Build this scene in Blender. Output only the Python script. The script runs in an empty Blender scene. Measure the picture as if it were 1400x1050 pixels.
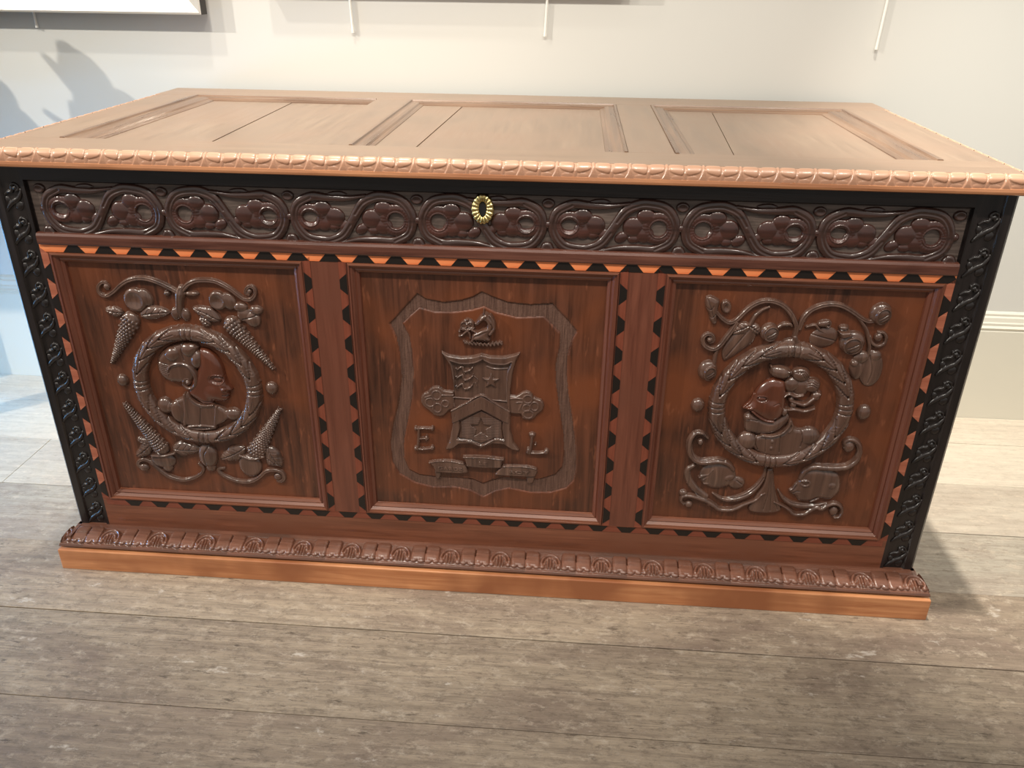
import bpy, bmesh, math, random
import numpy as np
from mathutils import Vector, Matrix

C = bpy.context.scene.collection
SC = bpy.context.scene
random.seed(7)
PI = math.pi

# ---------------------------------------------------------------- camera
cam = bpy.data.cameras.new('camera')
cam.sensor_fit = 'HORIZONTAL'; cam.sensor_width = 36.0
cam.lens = 1125.73 / 1400 * 36.0
cam.clip_start = 0.02
cam_o = bpy.data.objects.new('camera', cam); C.objects.link(cam_o)
cam_o.location = (0.13159, -1.18446, 0.98021)
cam_o.rotation_euler = (1.107594, -0.011165, 0.076027)
SC.camera = cam_o

# ---------------------------------------------------------------- world, lamps, exposure
SC.view_settings.view_transform = 'Standard'
SC.view_settings.look = 'None'
SC.view_settings.gamma = 1.0
SC.view_settings.use_curve_mapping = False
SC.view_settings.exposure = 0.0
w = bpy.data.worlds.new('room_light'); SC.world = w; w.use_nodes = True
bg = w.node_tree.nodes['Background']
bg.inputs[0].default_value = (1.0, 0.965, 0.91, 1)
bg.inputs[1].default_value = 0.51

def lamp(name, kind, loc, target, energy, color, **kw):
    l = bpy.data.lights.new(name, kind); l.energy = energy; l.color = color
    for k, v in kw.items(): setattr(l, k, v)
    o = bpy.data.objects.new(name, l); C.objects.link(o); o.location = loc
    d = Vector(target) - Vector(loc)
    o.rotation_euler = d.to_track_quat('-Z', 'Y').to_euler()
    return o
WARM = (1.0, 0.935, 0.83)
# ceiling track in front of the chest, an accent lamp nearer the wall, a downlight over the right end, an added fill over the lid, a blue area light from the left
lamp('track_spot', 'SPOT', (-3.2, -1.2, 2.6), (-0.75, 0.7, 0.95), 300, WARM, spot_size=math.radians(56), spot_blend=0.7, shadow_soft_size=0.03)
for tx, power in ((-0.75, 104), (0.2, 102), (1.1, 72)):
    lamp('track_spot', 'SPOT', (tx, -1.25, 2.6), (tx * 0.7, 0.26, 0.7), power, WARM, spot_size=math.radians(54), spot_blend=1.0, shadow_soft_size=0.04)
lamp('track_spot', 'SPOT', (2.2, -1.2, 2.6), (1.0, 0.7, 0.8), 14, WARM, spot_size=math.radians(60), spot_blend=0.8, shadow_soft_size=0.05)
lamp('accent_spot', 'SPOT', (-1.28, -0.14, 2.58), (-0.7, 0.7, 1.0), 62, WARM, spot_size=math.radians(50), spot_blend=0.8, shadow_soft_size=0.03)
lamp('down_or_fill_light', 'SPOT', (0.45, 0.0, 2.6), (1.27, 0.36, 0.0), 270, WARM, spot_size=math.radians(39), spot_blend=0.7, shadow_soft_size=0.03)
lamp('down_or_fill_light', 'SPOT', (-0.55, 0.05, 2.6), (-0.4, 0.2, 0.7), 105, WARM, spot_size=math.radians(46), spot_blend=0.8, shadow_soft_size=0.05)  # added fill lamp, unseen, brightens the left and middle of the lid
lamp('blue_side_light', 'AREA', (-2.2, 0.28, 0.26), (-1.0, 0.46, -0.05), 17, (0.16, 0.5, 1.0), shape='RECTANGLE', size=0.9, size_y=0.5, spread=math.radians(95))  # blue area light low on the left, source unseen

# ---------------------------------------------------------------- materials
def mat(name):
    m = bpy.data.materials.new(name); m.use_nodes = True
    nt = m.node_tree; b = nt.nodes['Principled BSDF']
    return m, nt, b
def plain(name, col, rough=0.5, metal=0.0):
    m, nt, b = mat(name)
    b.inputs['Base Color'].default_value = (*col, 1); b.inputs['Roughness'].default_value = rough
    b.inputs['Metallic'].default_value = metal
    return m
def lin(r, g, b):
    f = lambda v: (v / 255 / 12.92) if v / 255 <= 0.04045 else ((v / 255 + 0.055) / 1.055) ** 2.4
    return (f(r), f(g), f(b))
def wood(name, dark, light, axis='X', scale=1.0, rough=0.38, bump=0.25, spread=(0.35, 0.68), blotch=None, flecks=None, spec=0.5, rvar=0.12, wax=0.0):
    """grain runs along the given object axis"""
    m, nt, b = mat(name); N = nt.nodes; L = nt.links
    tc = N.new('ShaderNodeTexCoord'); mp = N.new('ShaderNodeMapping')
    st = {'X': (3.0, 55, 55), 'Y': (55, 3.0, 55), 'Z': (55, 55, 3.0)}[axis]
    mp.inputs['Scale'].default_value = [v * scale for v in st]
    L.new(tc.outputs['Object'], mp.inputs[0])
    n1 = N.new('ShaderNodeTexNoise'); n1.inputs['Scale'].default_value = 1.6; n1.inputs['Detail'].default_value = 7; n1.inputs['Roughness'].default_value = 0.62
    n1.inputs['Distortion'].default_value = 0.7
    L.new(mp.outputs[0], n1.inputs['Vector'])
    n2 = N.new('ShaderNodeTexNoise'); n2.inputs['Scale'].default_value = 7.0; n2.inputs['Detail'].default_value = 3
    L.new(tc.outputs['Object'], n2.inputs['Vector'])
    r = N.new('ShaderNodeValToRGB'); r.color_ramp.elements[0].position = spread[0]; r.color_ramp.elements[1].position = spread[1]
    r.color_ramp.elements[0].color = (*dark, 1); r.color_ramp.elements[1].color = (*light, 1)
    L.new(n1.outputs[0], r.inputs[0])
    col = r.outputs[0]
    if blotch:
        r2 = N.new('ShaderNodeValToRGB'); r2.color_ramp.elements[0].position = 0.42; r2.color_ramp.elements[1].position = 0.66
        L.new(n2.outputs[0], r2.inputs[0])
        mx = N.new('ShaderNodeMix'); mx.data_type = 'RGBA'
        L.new(r2.outputs[0], mx.inputs[0]); L.new(col, mx.inputs[6]); mx.inputs[7].default_value = (*blotch, 1)
        col = mx.outputs[2]
    if flecks:
        mp2 = N.new('ShaderNodeMapping'); L.new(tc.outputs['Object'], mp2.inputs[0])
        mp2.inputs['Rotation'].default_value = (0, math.radians(24), 0); mp2.inputs['Scale'].default_value = (110, 40, 30)
        n3 = N.new('ShaderNodeTexNoise'); n3.inputs['Scale'].default_value = 1.0; n3.inputs['Detail'].default_value = 2
        L.new(mp2.outputs[0], n3.inputs['Vector'])
        r3 = N.new('ShaderNodeValToRGB'); r3.color_ramp.elements[0].position = 0.63; r3.color_ramp.elements[1].position = 0.74
        r3.color_ramp.elements[1].color = (0.42, 0.42, 0.42, 1)
        L.new(n3.outputs[0], r3.inputs[0])
        mx = N.new('ShaderNodeMix'); mx.data_type = 'RGBA'
        L.new(r3.outputs[0], mx.inputs[0]); L.new(col, mx.inputs[6]); mx.inputs[7].default_value = (*flecks, 1)
        col = mx.outputs[2]
    L.new(col, b.inputs['Base Color'])
    mr = N.new('ShaderNodeMapRange'); mr.inputs[3].default_value = rough - rvar; mr.inputs[4].default_value = rough + rvar
    L.new(n1.outputs[0], mr.inputs[0]); L.new(mr.outputs[0], b.inputs['Roughness'])
    b.inputs['Specular IOR Level'].default_value = spec
    b.inputs['Coat Weight'].default_value = wax; b.inputs['Coat Roughness'].default_value = 0.16
    bp = N.new('ShaderNodeBump'); bp.inputs['Strength'].default_value = bump; bp.inputs['Distance'].default_value = 0.0012
    L.new(n1.outputs[0], bp.inputs['Height']); L.new(bp.outputs[0], b.inputs['Normal'])
    return m

M = {}
M['panel'] = wood('oak_panel', lin(58, 32, 21), lin(104, 60, 41), 'Z', 1.0, 0.36, 0.14, blotch=lin(112, 60, 34), flecks=lin(150, 90, 62), wax=0.2)
M['frame'] = wood('oak_frame', lin(100, 57, 39), lin(138, 84, 60), 'X', 1.0, 0.36, 0.15, blotch=lin(116, 70, 50), wax=0.2)
M['muntin'] = wood('oak_muntin', lin(90, 48, 35), lin(122, 70, 52), 'Z', 1.0, 0.36, 0.15, blotch=lin(104, 60, 45), wax=0.2)
M['ebon'] = wood('oak_blackened', lin(20, 16, 15), lin(40, 32, 30), 'Z', 1.0, 0.34, 0.3, wax=0.2)
M['shade_rail'] = wood('oak_shaded_rail', lin(18, 13, 12), lin(36, 27, 24), 'X', 1.0, 0.4, 0.3)  # near-black rail, the shade under the lid is put into its colour
M['carve'] = wood('oak_carving', lin(68, 48, 40), lin(110, 82, 69), 'Z', 0.9, 0.25, 0.15, blotch=lin(88, 60, 48), rvar=0.08, wax=0.55)
M['face'] = wood('oak_worn_face', lin(72, 36, 22), lin(108, 58, 38), 'Z', 0.9, 0.25, 0.12, blotch=lin(88, 48, 34), rvar=0.08, wax=0.55)
M['frieze'] = wood('oak_frieze_carving', lin(42, 27, 23), lin(76, 49, 41), 'X', 0.9, 0.3, 0.25, blotch=lin(58, 38, 32), rvar=0.08, wax=0.55)
M['ground'] = wood('dusty_ground', lin(64, 53, 47), lin(108, 92, 84), 'X', 2.0, 0.5, 0.35)
M['lobes'] = wood('oak_red_lobes', lin(46, 27, 22), lin(80, 46, 38), 'X', 0.9, 0.3, 0.2, rvar=0.08, wax=0.55)
M['fillet'] = wood('oak_fillet', lin(72, 40, 31), lin(110, 68, 54), 'X', 1.0, 0.33, 0.25, wax=0.2)
M['plinth'] = wood('oak_plinth', lin(170, 106, 66), lin(216, 152, 104), 'X', 0.8, 0.4, 0.25, blotch=lin(150, 92, 58))
M['plmould'] = wood('oak_plinth_moulding', lin(92, 56, 42), lin(134, 88, 68), 'X', 0.8, 0.27, 0.2, blotch=lin(88, 60, 48), rvar=0.08, wax=0.55)
M['lidfront'] = wood('oak_lid_edge', lin(142, 90, 58), lin(192, 134, 94), 'X', 0.8, 0.34, 0.2, blotch=lin(168, 114, 80), wax=0.2)
M['lidleaf'] = wood('oak_lid_leaf', lin(164, 120, 94), lin(208, 164, 136), 'X', 0.8, 0.32, 0.15, wax=0.3)
M['lid'] = wood('oak_lid', lin(138, 115, 96), lin(158, 135, 115), 'X', 0.7, 0.38, 0.12, blotch=lin(152, 126, 106))
M['lidy'] = wood('oak_lid_crossgrain', lin(136, 114, 96), lin(155, 133, 114), 'Y', 0.7, 0.38, 0.12, blotch=lin(149, 124, 105))
M['lidmould'] = wood('oak_lid_moulding', lin(106, 81, 64), lin(148, 119, 97), 'X', 0.7, 0.3, 0.2)
M['lidmouldy'] = wood('oak_lid_moulding_side', lin(106, 81, 64), lin(148, 119, 97), 'Y', 0.7, 0.3, 0.2)
M['inlay_dark'] = plain('bog_oak_inlay', lin(26, 19, 15), 0.38)
M['inlay_light'] = wood('fruitwood_inlay', lin(218, 116, 68), lin(242, 152, 98), 'X', 1.5, 0.36, 0.1)
M['inlay_rose'] = wood('faded_fruitwood_inlay', lin(150, 84, 62), lin(184, 112, 86), 'Z', 1.5, 0.36, 0.1)
M['inlay_brown'] = wood('brown_inlay', lin(108, 54, 38), lin(138, 74, 54), 'X', 1.5, 0.36, 0.1)
M['border'] = wood('punched_border', lin(74, 50, 41), lin(112, 82, 69), 'Z', 4.0, 0.45, 0.9, rvar=0.1)
M['brass'] = plain('aged_brass', lin(206, 186, 130), 0.26, 1.0)
M['void'] = plain('keyhole_dark', (0.004, 0.003, 0.003), 0.8)
M['white_rod'] = plain('white_enamel', lin(240, 238, 230), 0.4)
M['silver'] = plain('silver_leaf', lin(236, 230, 220), 0.32, 0.55)
M['blackwood'] = plain('black_lacquer', lin(46, 40, 36), 0.4)
M['print'] = plain('pale_print', lin(200, 190, 186), 0.6)
M['bronze'] = plain('dark_bronze', lin(70, 56, 44), 0.4, 0.6)

# plaster and painted skirting
def paint(name, col, rough, bump):
    m, nt, b = mat(name); N = nt.nodes; L = nt.links
    tc = N.new('ShaderNodeTexCoord'); n = N.new('ShaderNodeTexNoise'); n.inputs['Scale'].default_value = 3.0; n.inputs['Detail'].default_value = 5
    L.new(tc.outputs['Object'], n.inputs['Vector'])
    r = N.new('ShaderNodeValToRGB'); r.color_ramp.elements[0].color = (*[c * 0.97 for c in col], 1); r.color_ramp.elements[1].color = (*col, 1)
    L.new(n.outputs[0], r.inputs[0]); L.new(r.outputs[0], b.inputs['Base Color'])
    n2 = N.new('ShaderNodeTexNoise'); n2.inputs['Scale'].default_value = 120
    L.new(tc.outputs['Object'], n2.inputs['Vector'])
    bp = N.new('ShaderNodeBump'); bp.inputs['Strength'].default_value = bump; bp.inputs['Distance'].default_value = 0.001
    L.new(n2.outputs[0], bp.inputs['Height']); L.new(bp.outputs[0], b.inputs['Normal'])
    b.inputs['Roughness'].default_value = rough
    return m
M['wall'] = paint('wall_paint', lin(213, 212, 206), 0.75, 0.06)
M['skirt'] = paint('skirting_paint', lin(218, 214, 200), 0.4, 0.05)

def floor_mat(name, seed, tone, wear=1.0):
    m, nt, b = mat(name); N = nt.nodes; L = nt.links
    tc = N.new('ShaderNodeTexCoord')
    def noise(scale, sc, det, rough=0.6, dist=0.0):
        mp = N.new('ShaderNodeMapping'); mp.inputs['Scale'].default_value = sc; mp.inputs['Location'].default_value = (seed * 3.1, seed * 1.7, seed)
        L.new(tc.outputs['Object'], mp.inputs[0])
        n = N.new('ShaderNodeTexNoise'); n.inputs['Scale'].default_value = scale; n.inputs['Detail'].default_value = det; n.inputs['Roughness'].default_value = rough; n.inputs['Distortion'].default_value = dist
        L.new(mp.outputs[0], n.inputs['Vector']); return n.outputs[0]
    def ramp(src, p0, c0, p1, c1):
        r = N.new('ShaderNodeValToRGB'); e = r.color_ramp.elements
        e[0].position = p0; e[0].color = (*c0, 1); e[1].position = p1; e[1].color = (*c1, 1)
        L.new(src, r.inputs[0]); return r.outputs[0]
    def mix(f, a, bcol):
        mx = N.new('ShaderNodeMix'); mx.data_type = 'RGBA'; L.new(f, mx.inputs[0]); L.new(a, mx.inputs[6])
        if isinstance(bcol, tuple): mx.inputs[7].default_value = (*bcol, 1)
        else: L.new(bcol, mx.inputs[7])
        return mx.outputs[2]
    K = (0, 0, 0); g = lambda v: (v * wear, v * wear, v * wear)
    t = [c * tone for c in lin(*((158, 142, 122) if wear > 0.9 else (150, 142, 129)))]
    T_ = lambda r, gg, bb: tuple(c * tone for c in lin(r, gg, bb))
    grain = noise(1.5, (1.6, 20, 20), 10, 0.75, 2.2)
    fine = noise(3.0, (6, 120, 120), 6, 0.8)
    speck = noise(70, (0.55, 1, 1), 6, 0.8)
    big = noise(2.4, (1.0, 2.6, 1), 7, 0.68, 0.6)
    col = ramp(grain, 0.34, [c * (1 - 0.34 * wear) for c in t], 0.68, [min(1, c * (1 + 0.22 * wear)) for c in t])
    col = mix(ramp(big, 0.44, K, 0.66, g(0.85)), col, T_(112, 95, 84))
    col = mix(ramp(fine, 0.5, K, 0.68, g(0.8)), col, T_(98, 86, 74))
    col = mix(ramp(speck, 0.50, K, 0.66, g(0.7)), col, T_(90, 78, 66))
    col = mix(ramp(noise(50, (0.6, 1, 1), 6, 0.8), 0.53, K, 0.66, g(0.75)), col, T_(176, 162, 144))
    wv = N.new('ShaderNodeTexWave'); wv.wave_type = 'BANDS'; wv.bands_direction = 'Y'; wv.inputs['Scale'].default_value = 9.0; wv.inputs['Distortion'].default_value = 5.0
    wv.inputs['Detail'].default_value = 1.0; wv.inputs['Detail Scale'].default_value = 0.7
    mpw = N.new('ShaderNodeMapping'); mpw.inputs['Scale'].default_value = (0.22, 1.5, 1); mpw.inputs['Location'].default_value = (seed * 2.3, seed * 0.37, 0)
    L.new(tc.outputs['Object'], mpw.inputs[0]); L.new(mpw.outputs[0], wv.inputs['Vector'])
    col = mix(ramp(wv.outputs[0], 0.55, K, 0.95, g(0.2)), col, T_(104, 90, 76))
    pits = noise(9, (2.0, 9, 3), 6, 0.75)
    col = mix(ramp(pits, 0.60, K, 0.66, g(0.9)), col, T_(84, 72, 60))
    fl = noise(5, (2.4, 5, 2), 7, 0.66)
    col = mix(ramp(fl, 0.64, K, 0.69, g(0.6)), col, lin(206, 196, 184))
    L.new(col, b.inputs['Base Color'])
    mr = N.new('ShaderNodeMapRange'); mr.inputs[3].default_value = 0.42; mr.inputs[4].default_value = 0.68
    L.new(fine, mr.inputs[0]); L.new(mr.outputs[0], b.inputs['Roughness'])
    bp = N.new('ShaderNodeBump'); bp.inputs['Strength'].default_value = 0.35; bp.inputs['Distance'].default_value = 0.001
    L.new(fine, bp.inputs['Height']); L.new(bp.outputs[0], b.inputs['Normal'])
    return m
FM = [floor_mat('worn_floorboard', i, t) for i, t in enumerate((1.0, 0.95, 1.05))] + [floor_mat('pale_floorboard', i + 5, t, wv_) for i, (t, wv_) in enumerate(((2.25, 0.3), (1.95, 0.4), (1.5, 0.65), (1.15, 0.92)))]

# ---------------------------------------------------------------- mesh helpers
def link(name, me, parent=None):
    o = bpy.data.objects.new(name, me); C.objects.link(o)
    if parent: o.parent = parent
    return o
def mesh(name, V, F, m, parent=None, smooth=False):
    me = bpy.data.meshes.new(name); me.from_pydata([tuple(v) for v in V], [], F); me.update()
    bm = bmesh.new(); bm.from_mesh(me); bmesh.ops.recalc_face_normals(bm, faces=bm.faces); bm.to_mesh(me); bm.free()
    me.materials.append(m)
    if smooth: me.polygons.foreach_set('use_smooth', [True] * len(me.polygons))
    return link(name, me, parent)
class MB:
    def __init__(s): s.V = []; s.F = []
    def box(s, x0, x1, y0, y1, z0, z1, bev=0.0):
        bm = bmesh.new(); bmesh.ops.create_cube(bm, size=1)
        for v in bm.verts: v.co = ((x0 + x1) / 2 + v.co.x * (x1 - x0), (y0 + y1) / 2 + v.co.y * (y1 - y0), (z0 + z1) / 2 + v.co.z * (z1 - z0))
        if bev > 0: bmesh.ops.bevel(bm, geom=bm.edges[:], offset=bev, segments=2, profile=0.5, affect='EDGES')
        bm.verts.index_update(); n = len(s.V); s.V += [tuple(v.co) for v in bm.verts]
        s.F += [[n + v.index for v in f.verts] for f in bm.faces]; bm.free(); return s
    def extrude(s, prof, a, b, axis):
        """closed profile swept along an axis from a to b; profile is (y,z), (x,z) or (x,y)"""
        n = len(s.V); k = len(prof)
        for t in (a, b):
            for p, q in prof:
                s.V.append({'X': (t, p, q), 'Y': (p, t, q), 'Z': (p, q, t)}[axis])
        for i in range(k):
            j = (i + 1) % k; s.F.append([n + i, n + j, n + k + j, n + k + i])
        s.F.append([n + i for i in range(k)]); s.F.append([n + k + i for i in reversed(range(k))]); return s
    def sphere(s, c, r, rot=None, u=14, v=9):
        n = len(s.V)
        for i in range(v + 1):
            for j in range(u):
                a, b_ = PI * i / v, 2 * PI * j / u
                p = Vector((r[0] * math.sin(a) * math.cos(b_), r[1] * math.sin(a) * math.sin(b_), r[2] * math.cos(a)))
                if rot: p = rot @ p
                s.V.append((c[0] + p.x, c[1] + p.y, c[2] + p.z))
        for i in range(v):
            for j in range(u):
                s.F.append([n + i * u + j, n + i * u + (j + 1) % u, n + (i + 1) * u + (j + 1) % u, n + (i + 1) * u + j])
        return s
    def build(s, name, m, parent=None, smooth=False): return mesh(name, s.V, s.F, m, parent, smooth)
def tag(o, label=None, cat=None, group=None, kind=None):
    for k, v in (('label', label), ('category', cat), ('group', group), ('kind', kind)):
        if v: o[k] = v
    return o
def grid_mesh(name, P, keep, m, parent, flip=False):
    """P: (n, k, 3) array of metres, keep: (n-1, k-1) booleans"""
    n, k = P.shape[:2]
    idx = np.arange(n * k).reshape(n, k)
    q = np.stack([idx[:-1, :-1], idx[:-1, 1:], idx[1:, 1:], idx[1:, :-1]], -1)[keep]
    if flip: q = q[:, ::-1]
    used = np.unique(q); rm = np.zeros(n * k, int); rm[used] = np.arange(len(used)); q = rm[q]
    V = P.reshape(-1, 3)[used]
    me = bpy.data.meshes.new(name)
    me.vertices.add(len(V)); me.vertices.foreach_set('co', V.astype(np.float32).ravel())
    me.loops.add(q.size); me.loops.foreach_set('vertex_index', q.astype(np.int32).ravel())
    me.polygons.add(len(q)); me.polygons.foreach_set('loop_start', np.arange(0, q.size, 4, dtype=np.int32))
    me.polygons.foreach_set('use_smooth', np.ones(len(q), bool))
    me.update(calc_edges=True); me.validate()
    me.materials.append(m)
    return link(name, me, parent)

# ---------------------------------------------------------------- carving engine: reliefs as height over a face (millimetres)
def spline(pts, per=7):
    p = np.array(pts, float)
    if len(p) < 3: 
        t = np.linspace(0, 1, 8)[:, None]; return p[0] * (1 - t) + p[-1] * t
    e = np.vstack([2 * p[0] - p[1], p, 2 * p[-1] - p[-2]]); out = []
    for i in range(1, len(e) - 2):
        a, b, c, d = e[i - 1:i + 3]
        for t in np.arange(per) / per:
            out.append(0.5 * (2 * b + (c - a) * t + (2 * a - 5 * b + 4 * c - d) * t * t + (3 * b - a - 3 * c + d) * t ** 3))
    out.append(e[-2]); return np.array(out)
class Relief:
    def __init__(s, res=1.0): s.res = res; s.ops = []
    def _add(s, bb, fn, mode): s.ops.append((bb, fn, mode)); return s
    def tube(s, pts, r, h=None, base=0.0, sharp=0.5, mode='max', smooth=True):
        p = spline(pts) if smooth else np.array(pts, float)
        t = np.linspace(0, 1, len(p))
        rr = np.interp(t, np.linspace(0, 1, len(r)), r) if hasattr(r, '__len__') else np.full(len(p), float(r))
        hh = rr if h is None else (np.interp(t, np.linspace(0, 1, len(h)), h) if hasattr(h, '__len__') else np.full(len(p), float(h)))
        def fn(X, Z):
            best = np.full(X.shape, -9.0)
            for i in range(len(p) - 1):
                a, b = p[i], p[i + 1]; R = max(rr[i], rr[i + 1]) + 2.5
                x0, x1 = min(a[0], b[0]) - R, max(a[0], b[0]) + R; z0, z1 = min(a[1], b[1]) - R, max(a[1], b[1]) + R
                i0 = np.searchsorted(X[0], x0); i1 = np.searchsorted(X[0], x1); j0 = np.searchsorted(Z[:, 0], z0); j1 = np.searchsorted(Z[:, 0], z1)
                if i1 <= i0 or j1 <= j0: continue
                x = X[j0:j1, i0:i1]; z = Z[j0:j1, i0:i1]; d = b - a; L2 = max(d @ d, 1e-9)
                u = np.clip(((x - a[0]) * d[0] + (z - a[1]) * d[1]) / L2, 0, 1)
                D = np.hypot(x - a[0] - u * d[0], z - a[1] - u * d[1])
                R_ = rr[i] * (1 - u) + rr[i + 1] * u; H_ = hh[i] * (1 - u) + hh[i + 1] * u
                v = np.where(D < R_, base + H_ * np.maximum(1 - (D / np.maximum(R_, 1e-6)) ** 2, 0) ** sharp, base - (D - R_) * 1.6 - (base if base > 0 else 0) * (D > R_))
                best[j0:j1, i0:i1] = np.maximum(best[j0:j1, i0:i1], v)
            return best
        m = rr.max() + 3
        return s._add((p[:, 0].min() - m, p[:, 0].max() + m, p[:, 1].min() - m, p[:, 1].max() + m), fn, mode)
    def blob(s, cx, cz, rx, rz, h, rot=0.0, sharp=0.5, base=0.0, mode='max', dish=0.0):
        c, sn = math.cos(rot), math.sin(rot)
        def fn(X, Z):
            u = (X - cx) * c + (Z - cz) * sn; v = -(X - cx) * sn + (Z - cz) * c
            d = np.sqrt((u / rx) ** 2 + (v / rz) ** 2)
            val = np.where(d < 1, base + h * np.maximum(1 - d * d, 0) ** sharp, -(d - 1) * min(rx, rz) * 1.6)
            if dish: val = val - np.where(d < 0.72, dish * (1 - (d / 0.72) ** 2), 0)
            return val
        m = max(rx, rz) + 3
        return s._add((cx - m, cx + m, cz - m, cz + m), fn, mode)
    def poly(s, pts, h, w=4.0, sharp=0.5, smooth=True, base=0.0, mode='max'):
        p = np.array(pts, float)
        if smooth: p = spline(list(p) + [p[0]], 4)[:-1]
        def fn(X, Z):
            D = np.full(X.shape, 1e9); ins = np.zeros(X.shape, bool); n = len(p)
            for i in range(n):
                a, b = p[i], p[(i + 1) % n]; d = b - a; L2 = max(d @ d, 1e-9)
                u = np.clip(((X - a[0]) * d[0] + (Z - a[1]) * d[1]) / L2, 0, 1)
                D = np.minimum(D, (X - a[0] - u * d[0]) ** 2 + (Z - a[1] - u * d[1]) ** 2)
                if a[1] != b[1]:
                    cr = (a[1] > Z) != (b[1] > Z); xi = (b[0] - a[0]) * (Z - a[1]) / (b[1] - a[1]) + a[0]
                    ins ^= cr & (X < xi)
            D = np.sqrt(D); t = np.clip(D / w, 0, 1)
            return np.where(ins, base + h * np.maximum(1 - (1 - t) ** 2, 0) ** sharp, -D * 1.6)
        return s._add((p[:, 0].min() - 3, p[:, 0].max() + 3, p[:, 1].min() - 3, p[:, 1].max() + 3), fn, mode)
    def groove(s, pts, r, d, smooth=True): return s.tube(pts, r, d, 0, 1.0, 'sub', smooth)
    def ring(s, cx, cz, rx, rz, r, h, base=0.0, a0=0, a1=360, mode='max', sharp=0.5):
        return s.tube([(cx + rx * math.cos(math.radians(a)), cz + rz * math.sin(math.radians(a))) for a in np.linspace(a0, a1, 25)], r, h, base, sharp, mode, False)
    def height(s, x0, x1, z0, z1):
        nx = int((x1 - x0) / s.res) + 2; nz = int((z1 - z0) / s.res) + 2
        xs = np.linspace(x0, x1, nx); zs = np.linspace(z0, z1, nz)
        X, Z = np.meshgrid(xs, zs); H = np.full(X.shape, -9.0)
        for bb, fn, mode in s.ops:
            i0 = max(0, np.searchsorted(xs, bb[0])); i1 = min(nx, np.searchsorted(xs, bb[1])); j0 = max(0, np.searchsorted(zs, bb[2])); j1 = min(nz, np.searchsorted(zs, bb[3]))
            if i1 - i0 < 2 or j1 - j0 < 2: continue
            sl = (slice(j0, j1), slice(i0, i1)); v = fn(X[sl], Z[sl])
            if mode == 'max': H[sl] = np.maximum(H[sl], v)
            elif mode == 'add': H[sl] = np.where(H[sl] > 0, H[sl] + np.maximum(v, 0), H[sl])
            else: H[sl] = np.where(H[sl] > 0, np.maximum(H[sl] - np.maximum(v, 0), np.minimum(H[sl], 0.35)), H[sl])
        return X, Z, H
    def build(s, name, face, m, parent):
        """face: y (mm) of the plane the relief stands on"""
        b = np.array([o[0] for o in s.ops if o[2] == 'max'])
        X, Z, H = s.height(b[:, 0].min(), b[:, 1].max(), b[:, 2].min(), b[:, 3].max())
        k = H > -0.05
        keep = k[:-1, :-1] | k[1:, :-1] | k[:-1, 1:] | k[1:, 1:]
        P = np.stack([X, face - np.maximum(H, -1.8) * (1.25 if face > 11 else 1.0), Z], -1) / 1000
        return grid_mesh(name, P, keep, m, parent)

# ---------------------------------------------------------------- the room
WY, SKY = 0.716, 0.698          # wall plane and skirting face
wall = MB().box(-4.5, 4.5, WY, WY + 0.12, 0.0, 2.9).build('wall_back', M['wall']); tag(wall, kind='structure')
sk = MB().extrude([(WY, 0.0), (SKY, 0.0), (SKY, 0.232), (SKY + 0.002, 0.2345), (SKY + 0.0005, 0.237), (SKY - 0.001, 0.2405), (SKY + 0.002, 0.2435), (SKY + 0.004, 0.245),
                   (SKY + 0.004, 0.251), (SKY + 0.0065, 0.254), (SKY + 0.0085, 0.2635), (SKY + 0.012, 0.267), (SKY + 0.012, 0.272), (SKY + 0.0155, 0.276), (WY, 0.277)], -4.5, 4.5, 'X').build('baseboard_back', M['skirt'])
tag(sk, kind='structure')
fl = MB().box(-4.5, 4.5, -4.0, WY, -0.08, -0.022).build('floor', M['void']); tag(fl, kind='structure')
seams = [0.2015 + 0.1815 * k for k in range(-12, 3)] + [SKY]
joints = {0.2015: [-1.049], 0.383: [1.62], 0.02: [2.1], -0.1615: [-1.9], -0.343: [1.85], -0.5245: [-1.55]}
for i in range(len(seams) - 1):
    y0, y1 = seams[i], seams[i + 1]
    if y1 - y0 < 0.02: continue
    xs = [-4.5] + [j for k, v in joints.items() if abs(k - y0) < 0.004 for j in v] + [4.5]
    for a, b in zip(xs[:-1], xs[1:]):
        tw = random.uniform(-0.0006, 0.0006)
        me = MB().box(a + 0.0006, b - 0.0006, y0 + 0.0006, y1 - 0.0006, -0.022, tw, 0.0010)
        o = me.build('floorboard', FM[3] if y0 > 0.37 else FM[4] if y0 > 0.19 else FM[5] if y0 > 0 else FM[6] if y0 > -0.17 else FM[(i * 2 + int(a > -4)) % 3], fl)

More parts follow.
